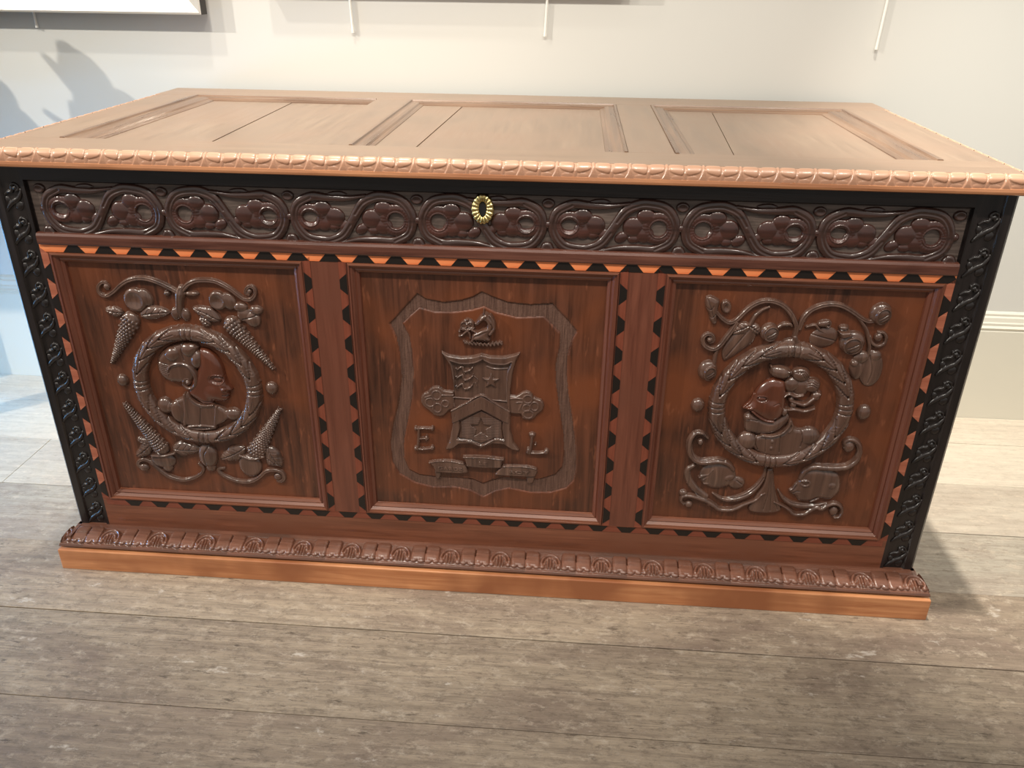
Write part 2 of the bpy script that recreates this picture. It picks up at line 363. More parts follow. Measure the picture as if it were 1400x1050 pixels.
# ---------------------------------------------------------------- wall things: picture, hanging rods
def framed_picture(x0, x1, z0, z1, label, lip=0.046, deep=0.031):
    root = bpy.data.objects.new('framed_picture', None); C.objects.link(root); root.location = (x0, WY - 0.0098, z0)
    tag(root, label, 'picture', None)
    wd, hg = x1 - x0, z1 - z0
    prof = [(0, 0), (0, -deep), (0.004, -deep - 0.001), (0.012, -deep + 0.003), (lip - 0.008, -deep * 0.55), (lip - 0.004, -deep * 0.6), (lip, -deep * 0.45), (lip, 0)]
    cols = [M['blackwood']] + [M['silver']] * 7
    for side in range(4):
        V, F = [], []
        for end in (0, 1):
            for t, y in prof:
                cs = [(t, t), (wd - t, t), (wd - t, hg - t), (t, hg - t)]
                x, z = cs[(side + end) % 4]; V.append((x, y, z))
        k = len(prof)
        for j in range(k): F.append([j, (j + 1) % k, k + (j + 1) % k, k + j])
        F.append(list(range(k))); F.append(list(range(2 * k - 1, k - 1, -1)))
        o = mesh('frame_rail', V, F, M['silver'], root)
        o.data.materials.append(M['blackwood'])
        for f in o.data.polygons:
            if all(v % k in (0, 1) for v in f.vertices): f.material_index = 1
    MB().box(lip - 0.002, wd - lip + 0.002, -0.016, -0.010, lip - 0.002, hg - lip + 0.002).build('print', M['print'], root)
    return root
framed_picture(-1.75, -0.671, 0.893, 1.62, 'silver framed picture with black outer edge at the top left of the wall')
framed_picture(-0.535, 0.232, 0.957, 1.60, 'silver framed picture hanging above the chest centre, only its shadow in view', 0.04, 0.030)
RODS = [((-1.0638, 0.860), (-1.110, 1.25), 'short white hanging rod poking out below the silver picture frame'),
        ((-0.3548, 0.8607), (-0.3593, 0.9248), 'white picture hanging rod ending above the left lid panel'),
        ((0.0589, 0.8601), (0.0676, 0.9304), 'white picture hanging rod ending above the middle lid panel'),
        ((0.7482, 0.8459), (0.7551, 0.9395), 'long white picture hanging rod ending above the right back corner of the chest')]
for (xa, za), (xb, zb), lab in RODS:
    top = 2.3; k = (top - za) / (zb - za); lean = (xb - xa) * k if zb - za < 0.3 else -0.02
    lean = max(-0.05, min(0.06, lean))
    root = bpy.data.objects.new('hanging_rod', None); C.objects.link(root); root.location = (xa, WY - 0.0060, za)
    tag(root, lab, 'rod', 'white picture hanging rods')
    a = [(0.0029 * math.cos(t), 0.0029 * math.sin(t)) for t in np.linspace(0, 2 * PI, 9)[:-1]]
    V = [(x, y, 0.004) for x, y in a] + [(x + lean, y, top - za) for x, y in a]
    F = [[i, (i + 1) % 8, 8 + (i + 1) % 8, 8 + i] for i in range(8)] + [list(range(8)), list(range(15, 7, -1))]
    mesh('shaft', V, F, M['white_rod'], root)
    V = [(x * 1.15, y * 1.15, 0.0) for x, y in a] + [(x * 1.15, y * 1.15, 0.006) for x, y in a]
    mesh('end_tip', V, F, M['white_rod'], root)

# ---------------------------------------------------------------- the chest
chest = bpy.data.objects.new('carved_chest', None); C.objects.link(chest)
tag(chest, 'dark carved oak chest with three front panels, inlaid borders and panelled lid, on worn floorboards', 'chest')
HX, DEP, ZB, ZT, LT = 0.75, 0.66, 0.058, 0.7166, 0.7434
# carcass
for sx in (-1, 1):
    o = MB().box(sx * HX - (0.004 if sx > 0 else -0.004) - 0.022 * (sx > 0), sx * HX - (0.004 if sx > 0 else -0.004) + 0.022 * (sx < 0), 0.03, DEP, 0.01, ZT).build('side_board', M['ebon'], chest)
MB().box(-HX + 0.03, HX - 0.03, DEP - 0.022, DEP, 0.01, ZT).build('back_board', M['ebon'], chest)
MB().box(-HX + 0.03, HX - 0.03, 0.05, DEP - 0.022, 0.03, 0.048).build('bottom_board', M['ebon'], chest)

# corner stiles: sunk carved field between two borders
def stile_prof(sx):
    p = [(0.693, 0.03), (0.693, 0.0), (0.6985, 0.0), (0.700, 0.0035), (0.731, 0.0035), (0.7335, 0.0), (0.7455, 0.0), (0.75, 0.0045), (0.75, 0.03)]
    return [(sx * x, y) for x, y in p]
stiles = []
wave = Relief(0.8)
wave.tube([(-19, -23), (-11, -15), (-1, -8), (9, -3), (16, 5), (18, 11)], [2.4, 4.2, 4.6, 3.6, 2.2], [2.5, 4.2, 4.4, 3.6, 2.4])
wave.tube([(-15, 3), (-8, 7), (-1, 8), (2, 12), (1, 17), (6, 20.5), (13, 18), (14, 12), (9, 9)], [2.2, 3.2, 3.0, 2.6, 2.2, 2.2], [2.2, 4.0, 3.8, 3.4, 3, 3])
wave.blob(7.5, 13.5, 4.2, 4.2, 4.2)
wave.blob(8, -15, 8.5, 7, 2.8, 0.5); wave.blob(-12, -6, 5.5, 6.5, 2.4, 0.3)
wv = wave.build('carved_wave', 0.0, M['ebon'], None)
C.objects.unlink(wv)
for sx in (-1, 1):
    st = MB().extrude(stile_prof(sx), ZB, ZT, 'Z').build('corner_stile', M['ebon'], chest); stiles.append(st)
    for k in range(12):
        o = wv.copy(); C.objects.link(o); o.parent = st
        o.location = (0.7175 if sx > 0 else -0.7165, 0.0036, (0.0865 if sx > 0 else 0.0865) + 0.0528 * k)
        o.scale = (0.82, 1, 0.96)

# frieze rail
fr = MB().extrude([(0.03, 0.594), (0.004, 0.594), (0.004, 0.606), (0.0075, 0.607), (0.0075, 0.6905), (0.0, 0.694), (0.0, ZT), (0.03, ZT)], -0.693, 0.693, 'X').build('frieze_rail', M['shade_rail'], chest)
MB().box(-0.690, 0.690, 0.0068, 0.009, 0.607, 0.6915).build('frieze_ground', M['ground'], fr)
MB().extrude([(0.012, 0.5952), (-0.0035, 0.5952), (-0.0045, 0.597), (-0.0045, 0.609), (-0.0025, 0.6125), (0.001, 0.6135), (0.012, 0.6135)], -0.6915, 0.6915, 'X').build('rail_fillet', M['fillet'], chest)
def s_unit(mir):
    r = Relief(0.85); q = lambda pts: [(x * mir, z) for x, z in pts]
    half = [(0, 0), (15, 23), (30, 32.5), (47, 35), (74, 29), (88.5, 6), (84, -19), (62, -32), (36, -31), (8, -31), (-20, -36)]
    r.tube(q(half), [7.2, 8.2, 8.2, 8.0, 7.6, 7.2, 5.2, 2.4], 6.4, 0, 0.32)
    r.tube(q([(-x, -z) for x, z in half]), [7.2, 8.2, 8.2, 8.0, 7.6, 7.2, 5.2, 2.4], 6.4, 0, 0.32)
    for sg in (-1, 1):
        r.groove(q([(sg * x, sg * z) for x, z in [(4, 8), (16, 24), (31, 32), (47, 34.5), (73, 28.5), (87.5, 6), (83, -18), (62, -31)]]), 2.2, 1.3)
    o = r.build('scroll_carving', 7.2, M['frieze'], fr)
    for sg in (-1, 1):
        l = Relief(0.85); c = lambda x, z: (mir * sg * x, z if sg > 0 else z * 0.8 + 1)
        for a in range(-60, 330, 15):      # fleshy ring round the open eye
            l.blob(*c(65 + 18.5 * math.cos(math.radians(a)), 18 * math.sin(math.radians(a))), 7.2, 7.2, 5.2, 0, 0.4)
        l.blob(*c(46, 17), 14, 12, 6.2, 0, 0.4); l.blob(*c(28, 1), 15.5, 15, 6.2, 0, 0.4); l.blob(*c(45, -10), 14, 13, 5.4, 0, 0.4); l.blob(*c(12, -15), 11, 8, 4.6, 0.6); l.blob(*c(30, -17), 9, 7, 4.6)
        l.ring(*c(65, 0), 13, 13, 1.4, 1.6, mode='add')
        e = l.build('leaf_lobes', 7.2, M['lobes'], fr); e.location = (0, 0, 0)
        yield e
    yield o
for k in range(7):
    for o in s_unit(1 if k % 2 == 0 else -1):
        o.location = (-0.5805 + 0.1937 * k, 0, 0.6482)
bead = Relief(0.7).blob(0, 0, 6.2, 6.2, 6).build('bead', 7.2, M['lobes'], None); topb = Relief(0.7).blob(0, 0, 9.5, 7.5, 6.2, 0, 0.4, dish=2.2).build('boss', 7.2, M['frieze'], None); botb = Relief(0.7).poly([(-10, -8), (-10, -2), (-6, 4.5), (0, 6.5), (6, 4.5), (10, -2), (10, -8)], 5.6, 5).build('boss', 7.2, M['frieze'], None)
for b_ in (bead, topb, botb): C.objects.unlink(b_)
for k in range(8):
    x = -0.6773 + 0.1937 * k
    for p, z in ((bead, 0.6492), (topb, 0.6805), (botb, 0.6172)):
        o = p.copy(); C.objects.link(o); o.parent = fr; o.location = (max(-0.674, min(0.683, x)), 0, z)
for k in range(7):   # little rounded corner leaves where the scroll tails meet the borders
    for sx in (-1, 1):
        up = (1 if k % 2 == 0 else -1) * sx
        l = Relief(0.85).poly([(-16, 0), (-8, 6), (4, 7), (15, 1), (8, -3), (-6, -4)], 3.6, 4)
        o = l.build('tail_leaf', 7.2, M['frieze'], fr)
        o.location = (-0.5805 + 0.1937 * k + sx * 0.022, 0, 0.6482 + (-0.0375 if up > 0 else 0.0375)); o.rotation_euler = (0, 0 if up > 0 else PI, 0)

# escutcheon
ex, ez = 0.0018, 0.6705
V, F = [], []; NT = 18 * 8
rows = [(0.0052, 0.0108, 0.010, 0), (0.0053, 0.0109, -0.0005, 0), (0.0060, 0.0116, -0.0016, 0.25), (0.0085, 0.0138, -0.0028, 1), (0.0125, 0.0178, -0.0034, 1), (0.0150, 0.0205, -0.0028, 1.0), (0.0166, 0.0222, -0.001, 0.6), (0.0168, 0.0224, 0.006, 0.6)]
for rx, rz, y, g in rows:
    for j in range(NT):
        a = 2 * PI * j / NT; c = abs(math.cos(9 * a)); e = 1 + (0.05 * (c - 0.6) * g if rx > 0.013 else 0)
        V.append((ex + rx * e * math.cos(a), y - 0.0022 * g * (c ** 0.6 - 0.7) if g else y, ez + rz * e * math.sin(a)))
for i in range(len(rows) - 1):
    for j in range(NT): F.append([i * NT + j, i * NT + (j + 1) % NT, (i + 1) * NT + (j + 1) % NT, (i + 1) * NT + j])
es = mesh('keyhole_escutcheon', V, F, M['brass'], chest, True); es['label'] = 'fluted oval brass keyhole plate'
mesh('keyhole', [(ex + 0.0056 * math.cos(2 * PI * j / 24), -0.0002, ez + 0.0112 * math.sin(2 * PI * j / 24)) for j in range(24)] + [(ex + 0.0056 * math.cos(2 * PI * j / 24), 0.004, ez + 0.0112 * math.sin(2 * PI * j / 24)) for j in range(24)],
     [list(range(24))] + [[j, (j + 1) % 24, 24 + (j + 1) % 24, 24 + j] for j in range(24)], M['void'], es)

# frame members
MB().box(-0.693, 0.693, 0.0, 0.03, ZB, 0.1195).build('bottom_rail', M['frame'], chest)
MB().box(-0.693, 0.693, 0.0, 0.03, 0.5815, 0.5955).build('top_rail', M['frame'], chest)
for sx in (-1, 1):
    MB().box(sx * 0.2435 - 0.0355, sx * 0.2435 + 0.0355, 0.0, 0.03, 0.1195, 0.5815).build('muntin', M['muntin'], chest)
    MB().box(min(sx * 0.679, sx * 0.693), max(sx * 0.679, sx * 0.693), 0.0, 0.03, 0.1195, 0.5815).build('inner_stile', M['frame'], chest)
# inlay bands of alternating trapezoid blocks
def trap(name, m, d=0.0115, lo=0.0348, sh=0.0152):
    V = [(-lo / 2, 0, 0), (lo / 2, 0, 0), (sh / 2, 0, d), (-sh / 2, 0, d)]
    V = [(x, -0.0007, z) for x, y, z in V] + [(x, 0.004, z) for x, y, z in V]
    F = [[0, 1, 2, 3], [7, 6, 5, 4]] + [[i, 4 + i, 4 + (i + 1) % 4, (i + 1) % 4] for i in range(4)]
    o = mesh(name, V, F, m, None); C.objects.unlink(o); return o
TD = trap('inlay_block', M['inlay_dark'])
TL = {k: trap('inlay_block', M[k]) for k in ('inlay_light', 'inlay_rose', 'inlay_brown')}
def band(p0, p1, out, offs, n, pitch, lightkey, first_light=True):
    """p0 at the panel side edge; out is the unit vector pointing from the panel into the frame"""
    d = Vector((p1[0] - p0[0], 0, p1[1] - p0[1])).normalized(); o_ = Vector((out[0], 0, out[1]))
    ang = math.atan2(-d.z, d.x)
    base = MB()
    a = Vector((p0[0], 0, p0[1])); b = Vector((p1[0], 0, p1[1])) + o_ * 0.0115
    bb = base.box(min(a.x, b.x), max(a.x, b.x), -0.0003, 0.003, min(a.z, b.z), max(a.z, b.z)).build('inlay_band', M['inlay_brown'] if lightkey != 'inlay_light' else M['inlay_light'], chest)
    L = (Vector((p1[0] - p0[0], 0, p1[1] - p0[1]))).length
    flip = d.cross(o_).y > 0     # local z must point along out
    def put(src, t, inv):
        if t < 0.004 or t > L - 0.004: return
        o = src.copy(); C.objects.link(o); o.parent = bb
        if inv: pos = a + d * t + o_ * 0.0115; rz = -o_
        else: pos = a + d * t; rz = o_
        yv = Vector((0, 1, 0)); xv = yv.cross(rz)
        m = Matrix((xv, yv, rz)).transposed().to_4x4(); m.translation = pos
        o.matrix_basis = m
        if src.name.startswith('inlay') and src.data.materials[0] == M['inlay_dark']: o['label'] = 'black inlay block'
    for k in range(n):
        put(TD, offs + k * pitch, False)
    for k in range(-1, n):
        put(TL[lightkey], offs + (k + 0.5) * pitch, True)
    return bb
PT = 0.0507
band((-0.693, 0.5825), (0.693, 0.5825), (0, 1), 0.693 - 0.6380, 27, 0.05075, 'inlay_light')
band((-0.687, 0.1186), (0.687, 0.1186), (0, -1), 0.687 - 0.6350, 27, 0.0492, 'inlay_brown')
for x, out, key in ((-0.6815, -1, 'inlay_rose'), (-0.2760, 1, 'inlay_brown'), (-0.2090, -1, 'inlay_brown'), (0.2090, 1, 'inlay_brown'), (0.2760, -1, 'inlay_brown'), (0.6815, 1, 'inlay_rose')):
    band((x, 0.1190), (x, 0.5815), (out, 0), 0.1410 - 0.1190, 9, PT, key)

# panels with mitred mouldings
PZ0, PZ1 = 0.1195, 0.5815
PX = [(-0.6795, -0.2770), (-0.2075, 0.2075), (0.2770, 0.6795)]
MPROF = [(0.0, 0.001), (0.001, -0.0022), (0.0035, -0.0026), (0.0042, 0.0002), (0.007, 0.0008), (0.0105, 0.0055), (0.0125, 0.0045), (0.0165, 0.0075), (0.0175, 0.0125), (0.0, 0.0125)]
def moulding(x0, x1, z0, z1, prof, m, parent, name, plane='XZ', top=0.0, mats=None):
    out = []
    for side in range(4):
        V, F = [], []
        for end in (0, 1):
            for t, y in prof:
                cs = [(x0 + t, z0 + t), (x1 - t, z0 + t), (x1 - t, z1 - t), (x0 + t, z1 - t)]
                x, z = cs[(side + end) % 4]
                V.append((x, y, z) if plane == 'XZ' else (x, z, top - y))
        k = len(prof)
        for j in range(k): F.append([j, (j + 1) % k, k + (j + 1) % k, k + j])
        F.append(list(range(k))); F.append(list(range(2 * k - 1, k - 1, -1)))
        out.append(mesh(name, V, F, (mats[side] if mats else m), parent))
    return out
FACE = 12.0   # panel face, mm behind the frame face
panels = []
for i, (a, b) in enumerate(PX):
    if i != 1: p = MB().box(a - 0.004, b + 0.004, FACE / 1000, 0.024, PZ0 - 0.004, PZ1 + 0.004).build('front_panel', M['panel'], chest)
    else:
        # middle panel: the surface round the big shield is cut down 2.4 mm
        sh = Relief(1.3)
        OUT = [(-149.7, 479.3), (-138.3, 491.1), (-127, 504.8), (-113.9, 519.1), (-102.8, 531.8), (-89.1, 523.1), (-61.2, 518.7), (-33.1, 523.5), (-15.6, 529.7), (-1.6, 538.7), (15.7, 530.9), (40, 522.7), (74.7, 520.4), (109.1, 523.7), (119.9, 511.2), (134.3, 496.9), (149, 478.7), (142, 463.2), (136.1, 435.9), (136.4, 404.4), (140.4, 368.4), (148.9, 323.3), (157, 268.1), (159.4, 224.1), (156.2, 201.3), (143.5, 184.6), (116.9, 173.7), (82.1, 171.5), (43.2, 178.4), (19.9, 170.9), (-0.9, 157), (-23.2, 169.6), (-50.5, 174.9), (-89.9, 172.4), (-121.1, 179.8), (-147.9, 196.6), (-159.3, 218.8), (-160.9, 258.9), (-154.4, 294.2), (-142.6, 337.4), (-135.5, 383.3), (-135.7, 423.5), (-141.1, 458.5)]
        INN = [(-128.2, 480.2), (-115, 494), (-100.3, 507.8), (-75.8, 501.3), (-44, 502.6), (-15.8, 507.5), (1.8, 513.8), (19.2, 505.2), (54.2, 497.3), (96, 500.9), (108.5, 488.3), (122, 473.8), (121.4, 450.8), (116.2, 419.3), (118.1, 383.5), (125.5, 338.8), (133.6, 292.7), (136.9, 253.8), (134.2, 227.1), (123.4, 210.7), (96.9, 200), (66.2, 198.1), (35.3, 200.8), (12.1, 191.6), (-1.6, 184.8), (-19, 193), (-50.1, 194.7), (-81.4, 193.8), (-112.6, 196.5), (-129.8, 206), (-137.7, 229.1), (-136, 264.7), (-127.3, 304.3), (-118.6, 347), (-114.2, 388.4), (-114.3, 428.4), (-118.4, 459.5)]
        sh.poly(OUT, 2.4, 1.5, smooth=False); 
        X, Z, H = sh.height(a * 1000 - 4, b * 1000 + 4, PZ0 * 1000 - 4, PZ1 * 1000 + 4)
        ih = Relief(1.3).poly(INN, 2.4, 1.8, smooth=False); _, _, HI = ih.height(a * 1000 - 4, b * 1000 + 4, PZ0 * 1000 - 4, PZ1 * 1000 + 4)
        H = np.maximum(H, 0) - np.maximum(HI, 0) * 0.85
        p = grid_mesh('front_panel', np.stack([X, FACE + H, Z], -1) / 1000, np.ones((X.shape[0] - 1, X.shape[1] - 1), bool), M['panel'], chest)
        bandm = (H > 1.9); kp = bandm[:-1, :-1] & bandm[1:, 1:] & bandm[1:, :-1] & bandm[:-1, 1:]
        rng = np.random.default_rng(3); st_ = rng.random(X.shape) * 0.55
        o = grid_mesh('shield_border', np.stack([X, FACE + np.minimum(H, 2.4) - 0.12 - st_ * 0.8, Z], -1) / 1000, kp, M['border'], p); o['label'] = 'punched sunken border in the outline of a large shield'
    moulding(a, b, PZ0, PZ1, MPROF, M['frame'], p, 'panel_moulding', mats=[M['frame'], M['muntin'], M['frame'], M['muntin']])
    panels.append(p)
P1, P2, P3 = panels
def R(res=1.0): return Relief(res)
CV = M['carve']

# ---- wreaths
def wreath(pts, parent, bands, seed):
    p = np.array(pts); 
    A = np.c_[2 * p, np.ones(len(p))]; s_ = np.linalg.lstsq(A, (p ** 2).sum(1), rcond=None)[0]
    cx, cz = s_[0], s_[1]; r0 = math.sqrt(s_[2] + cx * cx + cz * cz)
    w_ = R(1.0); rt = 13.5
    w_.ring(cx, cz, r0, r0, rt, 12.5, sharp=0.45)
    P_ = lambda a, dr: (cx + (r0 + dr) * math.cos(math.radians(a)), cz + (r0 + dr) * math.sin(math.radians(a)))
    rn = random.Random(seed)
    for q in range(4):
        a0 = bands[q] + 12; a1 = bands[(q + 1) % 4] - 12 + (360 if q == 3 else 0); n = 4
        for k in range(n):
            a = a0 + (a1 - a0) * k / n; b_ = a0 + (a1 - a0) * (k + 1) / n; fl_ = (q in (0, 3))
            if fl_: a, b_ = b_, a
            w_.groove([P_(a, -11), P_((a * 0.4 + b_ * 0.6), -5), P_(b_, 1)], 1.5, 2.6)
            w_.groove([P_(a, 11.5), P_((a * 0.45 + b_ * 0.55), 6), P_(b_, 1)], 1.5, 2.6)
            w_.groove([P_(a, 1), P_(b_, 1)], 1.1, 1.1)
            for t in (0.3, 0.5, 0.7):
                c_ = a * (1 - t) + b_ * t
                w_.groove([P_(c_, 4), P_(c_ + (1.6 if not fl_ else -1.6), 9)], 0.9, 0.9); w_.groove([P_(c_, -4), P_(c_ + (1.6 if not fl_ else -1.6), -9)], 0.9, 0.9)
    for b_ in bands:
        for da in (-7.5, -2.6, 2.6, 7.5):
            w_.tube([P_(b_ + da, -12), P_(b_ + da, 0), P_(b_ + da, 12)], 2.3, [2, 13.6, 2], 0, 0.4)
        for da in (-5, 0, 5): w_.groove([P_(b_ + da, -13), P_(b_ + da, 13)], 1.3, 2.2)
    w_.build('wreath', FACE, CV, parent)
def boss(parent, cx, cz, rx, rz, h=7.5): R(0.8).blob(cx, cz, rx, rz, h).build('boss', FACE, CV, parent)
def scroll(parent, pts, r, h=None, eye=None, name='vine_scroll', crease=True, base=1.5):
    s_ = R(0.9).tube(pts, r, h, base)
    if crease:
        rm = max(r) if hasattr(r, '__len__') else r
        s_.groove(pts, rm * 0.38, rm * 0.28)
    if eye: s_.blob(*eye)
    return s_.build(name, FACE, CV, parent)
def corn(parent, tip, base, wt, wb, rows, h=8.5):
    s_ = R(0.8); t = np.array(tip); b = np.array(base); d = b - t; L_ = np.hypot(*d); d /= L_; nrm = np.array([-d[1], d[0]])
    s_.tube([tuple(t + d * wt), tuple((t + b) / 2), tuple(b - d * wb * 0.6)], [wt, (wt + wb) * 0.52, wb], [h * 0.55, h * 0.85, h], 0, 0.45)
    pos = wt * 0.6; i = 0
    while pos < L_ - wb * 0.25:
        wd_ = wt + (wb - wt) * min(1, pos / (L_ * 0.9)); step = max(4.3, wd_ * 2 / rows * 1.15)
        for k in range(rows + 1):
            u = (k - rows / 2 + (0.5 if i % 2 else 0)) / (rows / 2)
            if abs(u) > 1.02: continue
            c = t + d * (pos - 2.0 * u * u) + nrm * u * wd_ * 0.93
            hh = h * (0.55 + 0.45 * min(1, pos / (L_ * 0.8))) * math.sqrt(max(0.05, 1 - (u * 0.93) ** 2))
            s_.blob(c[0], c[1], min(2.5, wd_ * 0.86 / rows + 0.3), step * 0.44, 2.3, math.atan2(d[1], d[0]) + PI / 2, 0.5, hh * 0.93)
        pos += step; i += 1
    return s_.build('corn_cob', FACE, CV, parent)
def leaf(parent, base, tip, wd, h=5.5, bend=0.0, name='leaf', veins=3):
    b = np.array(base, float); t = np.array(tip, float); d = t - b; n = np.array([-d[1], d[0]]) / np.hypot(*d)
    wd *= 1.4
    f = lambda u, v: tuple(b + d * u + n * (v * wd + bend * wd * math.sin(PI * u)))
    s_ = R(0.9).poly([f(-0.02, 0.25), f(0.15, 0.7), f(0.4, 0.95), f(0.62, 0.8), f(0.8, 0.62), f(1.0, 0.0), f(0.8, -0.55), f(0.6, -0.75), f(0.4, -0.95), f(0.15, -0.7), f(-0.02, -0.25)], h, wd * 0.9)
    s_.groove([f(0.0, 0), f(0.5, 0), f(0.95, 0)], 1.3, 1.8)
    for k in range(veins):
        u = 0.2 + 0.22 * k
        for sg in (-1, 1): s_.groove([f(u, 0), f(u + 0.16, 0.6 * sg)], 0.9, 0.9)
    return s_.build(name, FACE, CV, parent)

# ---- left panel
wreath([(-481.7, 452.1), (-382.9, 355.8), (-488.9, 255.9), (-581.8, 355.1), (-427.2, 435.9), (-420.1, 283.8), (-540, 424.3), (-553.8, 281.4)], P1, [0, 90, 180, 270], 1)
boss(P1, -612, 356.9, 10.3, 11.4); boss(P1, -355.5, 354.8, 10.9, 12)
scroll(P1, [(-603.6, 525.9), (-604.6, 530.7), (-610.6, 530.9), (-617.2, 524.5), (-618.7, 515.6), (-613.6, 509.6), (-603.9, 509.9), (-592, 517.5), (-577.4, 529.5), (-562, 537.6), (-544.2, 541), (-527.6, 538.9), (-511.7, 532.9), (-497.7, 525.6), (-489.8, 521.5)], [2.4, 3.0, 3.4, 3.8, 4.2, 4.2], None, (-603.9, 524.4, 5.6, 5.8, 5))
scroll(P1, [(-479.4, 522.8), (-468.1, 533.7), (-454.4, 539.9), (-438.9, 541.4), (-423.9, 540.2), (-411.3, 534.6), (-398.9, 526.8), (-388.4, 517.9), (-379, 511.8), (-368.8, 512.7), (-361.4, 520.9), (-361.4, 530), (-367.6, 534.1), (-374.6, 529.8), (-376.7, 522.4), (-372, 520)], [4.2, 4.2, 3.8, 3.4, 3.0, 2.4], None, (-370.1, 525.3, 4.4, 4.6, 4))
s_ = R(0.9); s_.tube([(-481.2, 527.1), (-485.4, 512.8), (-489, 496.7), (-491.9, 478.6)], [5.5, 8.5, 7, 6.5, 4], [6, 9, 8, 7, 4])
s_.blob(-498.5, 482, 7.9, 11.1, 5.5); s_.blob(-481.4, 480.9, 7.8, 11.1, 5.5); s_.blob(-505.7, 517, 6.2, 4.7, 5); s_.blob(-465.7, 518, 12.9, 4.7, 5)
s_.groove([(-482.3, 525.3), (-487.4, 503.9), (-493.2, 475)], 1.3, 1.5); s_.build('crowning_knot', FACE, CV, P1)
for cr in (((-560.2, 503.7, 19.5, 20.5), (-543, 507.9, 10.8, 15.5)), ((-423.8, 508.2, 15.1, 16.6), (-406.9, 507.1, 12.3, 15.1))):
    s_ = R(0.9); s_.blob(*cr[0], 7.5, 0, 0.3, dish=4.6); s_.blob(*cr[1], 5.5, 0.4, 0.4); s_.build('seed_cup', FACE, CV, P1)
leaf(P1, *[(-585.9, 480.2), (-616.1, 485.8)], 7.0, 6, 0.1); leaf(P1, *[(-556.7, 477.7), (-505.9, 484.4)], 9.5, 7, 0.15)
leaf(P1, *[(-425.5, 474.2), (-468.7, 494.9)], 9.5, 7, -0.15); leaf(P1, *[(-442.6, 464.4), (-460.4, 477.2)], 6, 5)
s_ = R(0.9); s_.blob(-388.6, 498.1, 12, 8.7, 6); s_.blob(-363.6, 493.8, 11.3, 8.1, 6); s_.blob(-370.9, 477.4, 12.9, 13.7, 6, 0.3, 0.4); s_.blob(-384.4, 484.9, 12.1, 12.8, 5)
s_.groove([(-387.2, 477.6), (-372.9, 481.8), (-360.3, 486.8)], 1.2, 1.6); s_.build('leaf', FACE, CV, P1)
corn(P1, *[(-623, 389.8), (-570.3, 475.4)], 3.0, 15.5, 5); corn(P1, *[(-347.1, 391.3), (-411.6, 474.8)], 2.6, 14.5, 5)
corn(P1, *[(-617.5, 313.3), (-563.8, 220.1)], 3.2, 14.5, 6); corn(P1, *[(-345.5, 316.5), (-402.4, 221.7)], 3.4, 16.5, 6)
leaf(P1, *[(-547.8, 227.4), (-499.4, 226.4)], 11.5, 7, 0.0); leaf(P1, *[(-586.4, 232.9), (-618.8, 206.6)], 9, 6, 0.1); leaf(P1, *[(-585.2, 233), (-610.2, 244.3)], 6.5, 6)
leaf(P1, *[(-418.5, 234.8), (-465.8, 210.3)], 11.5, 7, 0.1); leaf(P1, *[(-376.7, 239.7), (-354.7, 200.1)], 11, 7, -0.1); leaf(P1, *[(-380.4, 219.1), (-360, 202.3)], 9, 6)
s_ = R(0.9); s_.blob(-569.5, 201.7, 23.1, 16.6, 6.5, 0, 0.4); s_.blob(-564, 187.7, 10.4, 10.8, 5.5); s_.tube([(-585.7, 212.4), (-565.1, 213.1), (-544.7, 219.4)], 2.6, 3.6, 4); s_.build('corn_husk', FACE, CV, P1)
s_ = R(0.9); s_.blob(-412, 200.6, 20.9, 23.7, 7, 0, 0.4, dish=2.5); s_.tube([(-426, 221.6), (-405.5, 215.6), (-384.6, 221.5)], 2.6, 3.6, 4); s_.build('corn_husk', FACE, CV, P1)
scroll(P1, [(-505.2, 197.7), (-498.7, 188.9), (-505.2, 176.7), (-524.2, 165.8), (-543.2, 162.5), (-563, 168), (-578, 180.3), (-590.3, 194.5), (-602.6, 201.6), (-613.7, 197.8), (-617.6, 189.7), (-613.1, 183.4)], [2.4, 3.0, 3.8, 4.2, 3.8, 3.6, 3.0], None, (-608, 183.8, 9.8, 8.1, 5.5))
scroll(P1, [(-460.8, 191.2), (-471.4, 188.5), (-467.2, 179), (-454.7, 171.1), (-437.2, 165.8), (-416.5, 166.5), (-399.4, 176), (-385.3, 189.2), (-371.3, 193.1), (-357.6, 189), (-353.4, 178), (-359.3, 170.6), (-366, 170.7)], [2.4, 3.0, 3.8, 4.2, 3.8, 3.6, 3.0], None, (-365, 179.1, 7.7, 8, 5.5))
s_ = R(0.9); s_.blob(-486, 215.6, 17.3, 25, 9, 0, 0.45); s_.blob(-484.5, 192.4, 9.2, 10.7, 6); s_.blob(-509, 229.6, 10.2, 7.8, 4.5); s_.groove([(-479.4, 238.9), (-490.2, 220.5), (-489.4, 197.3)], 1.4, 1.8); s_.build('foot_knot', FACE, CV, P1)

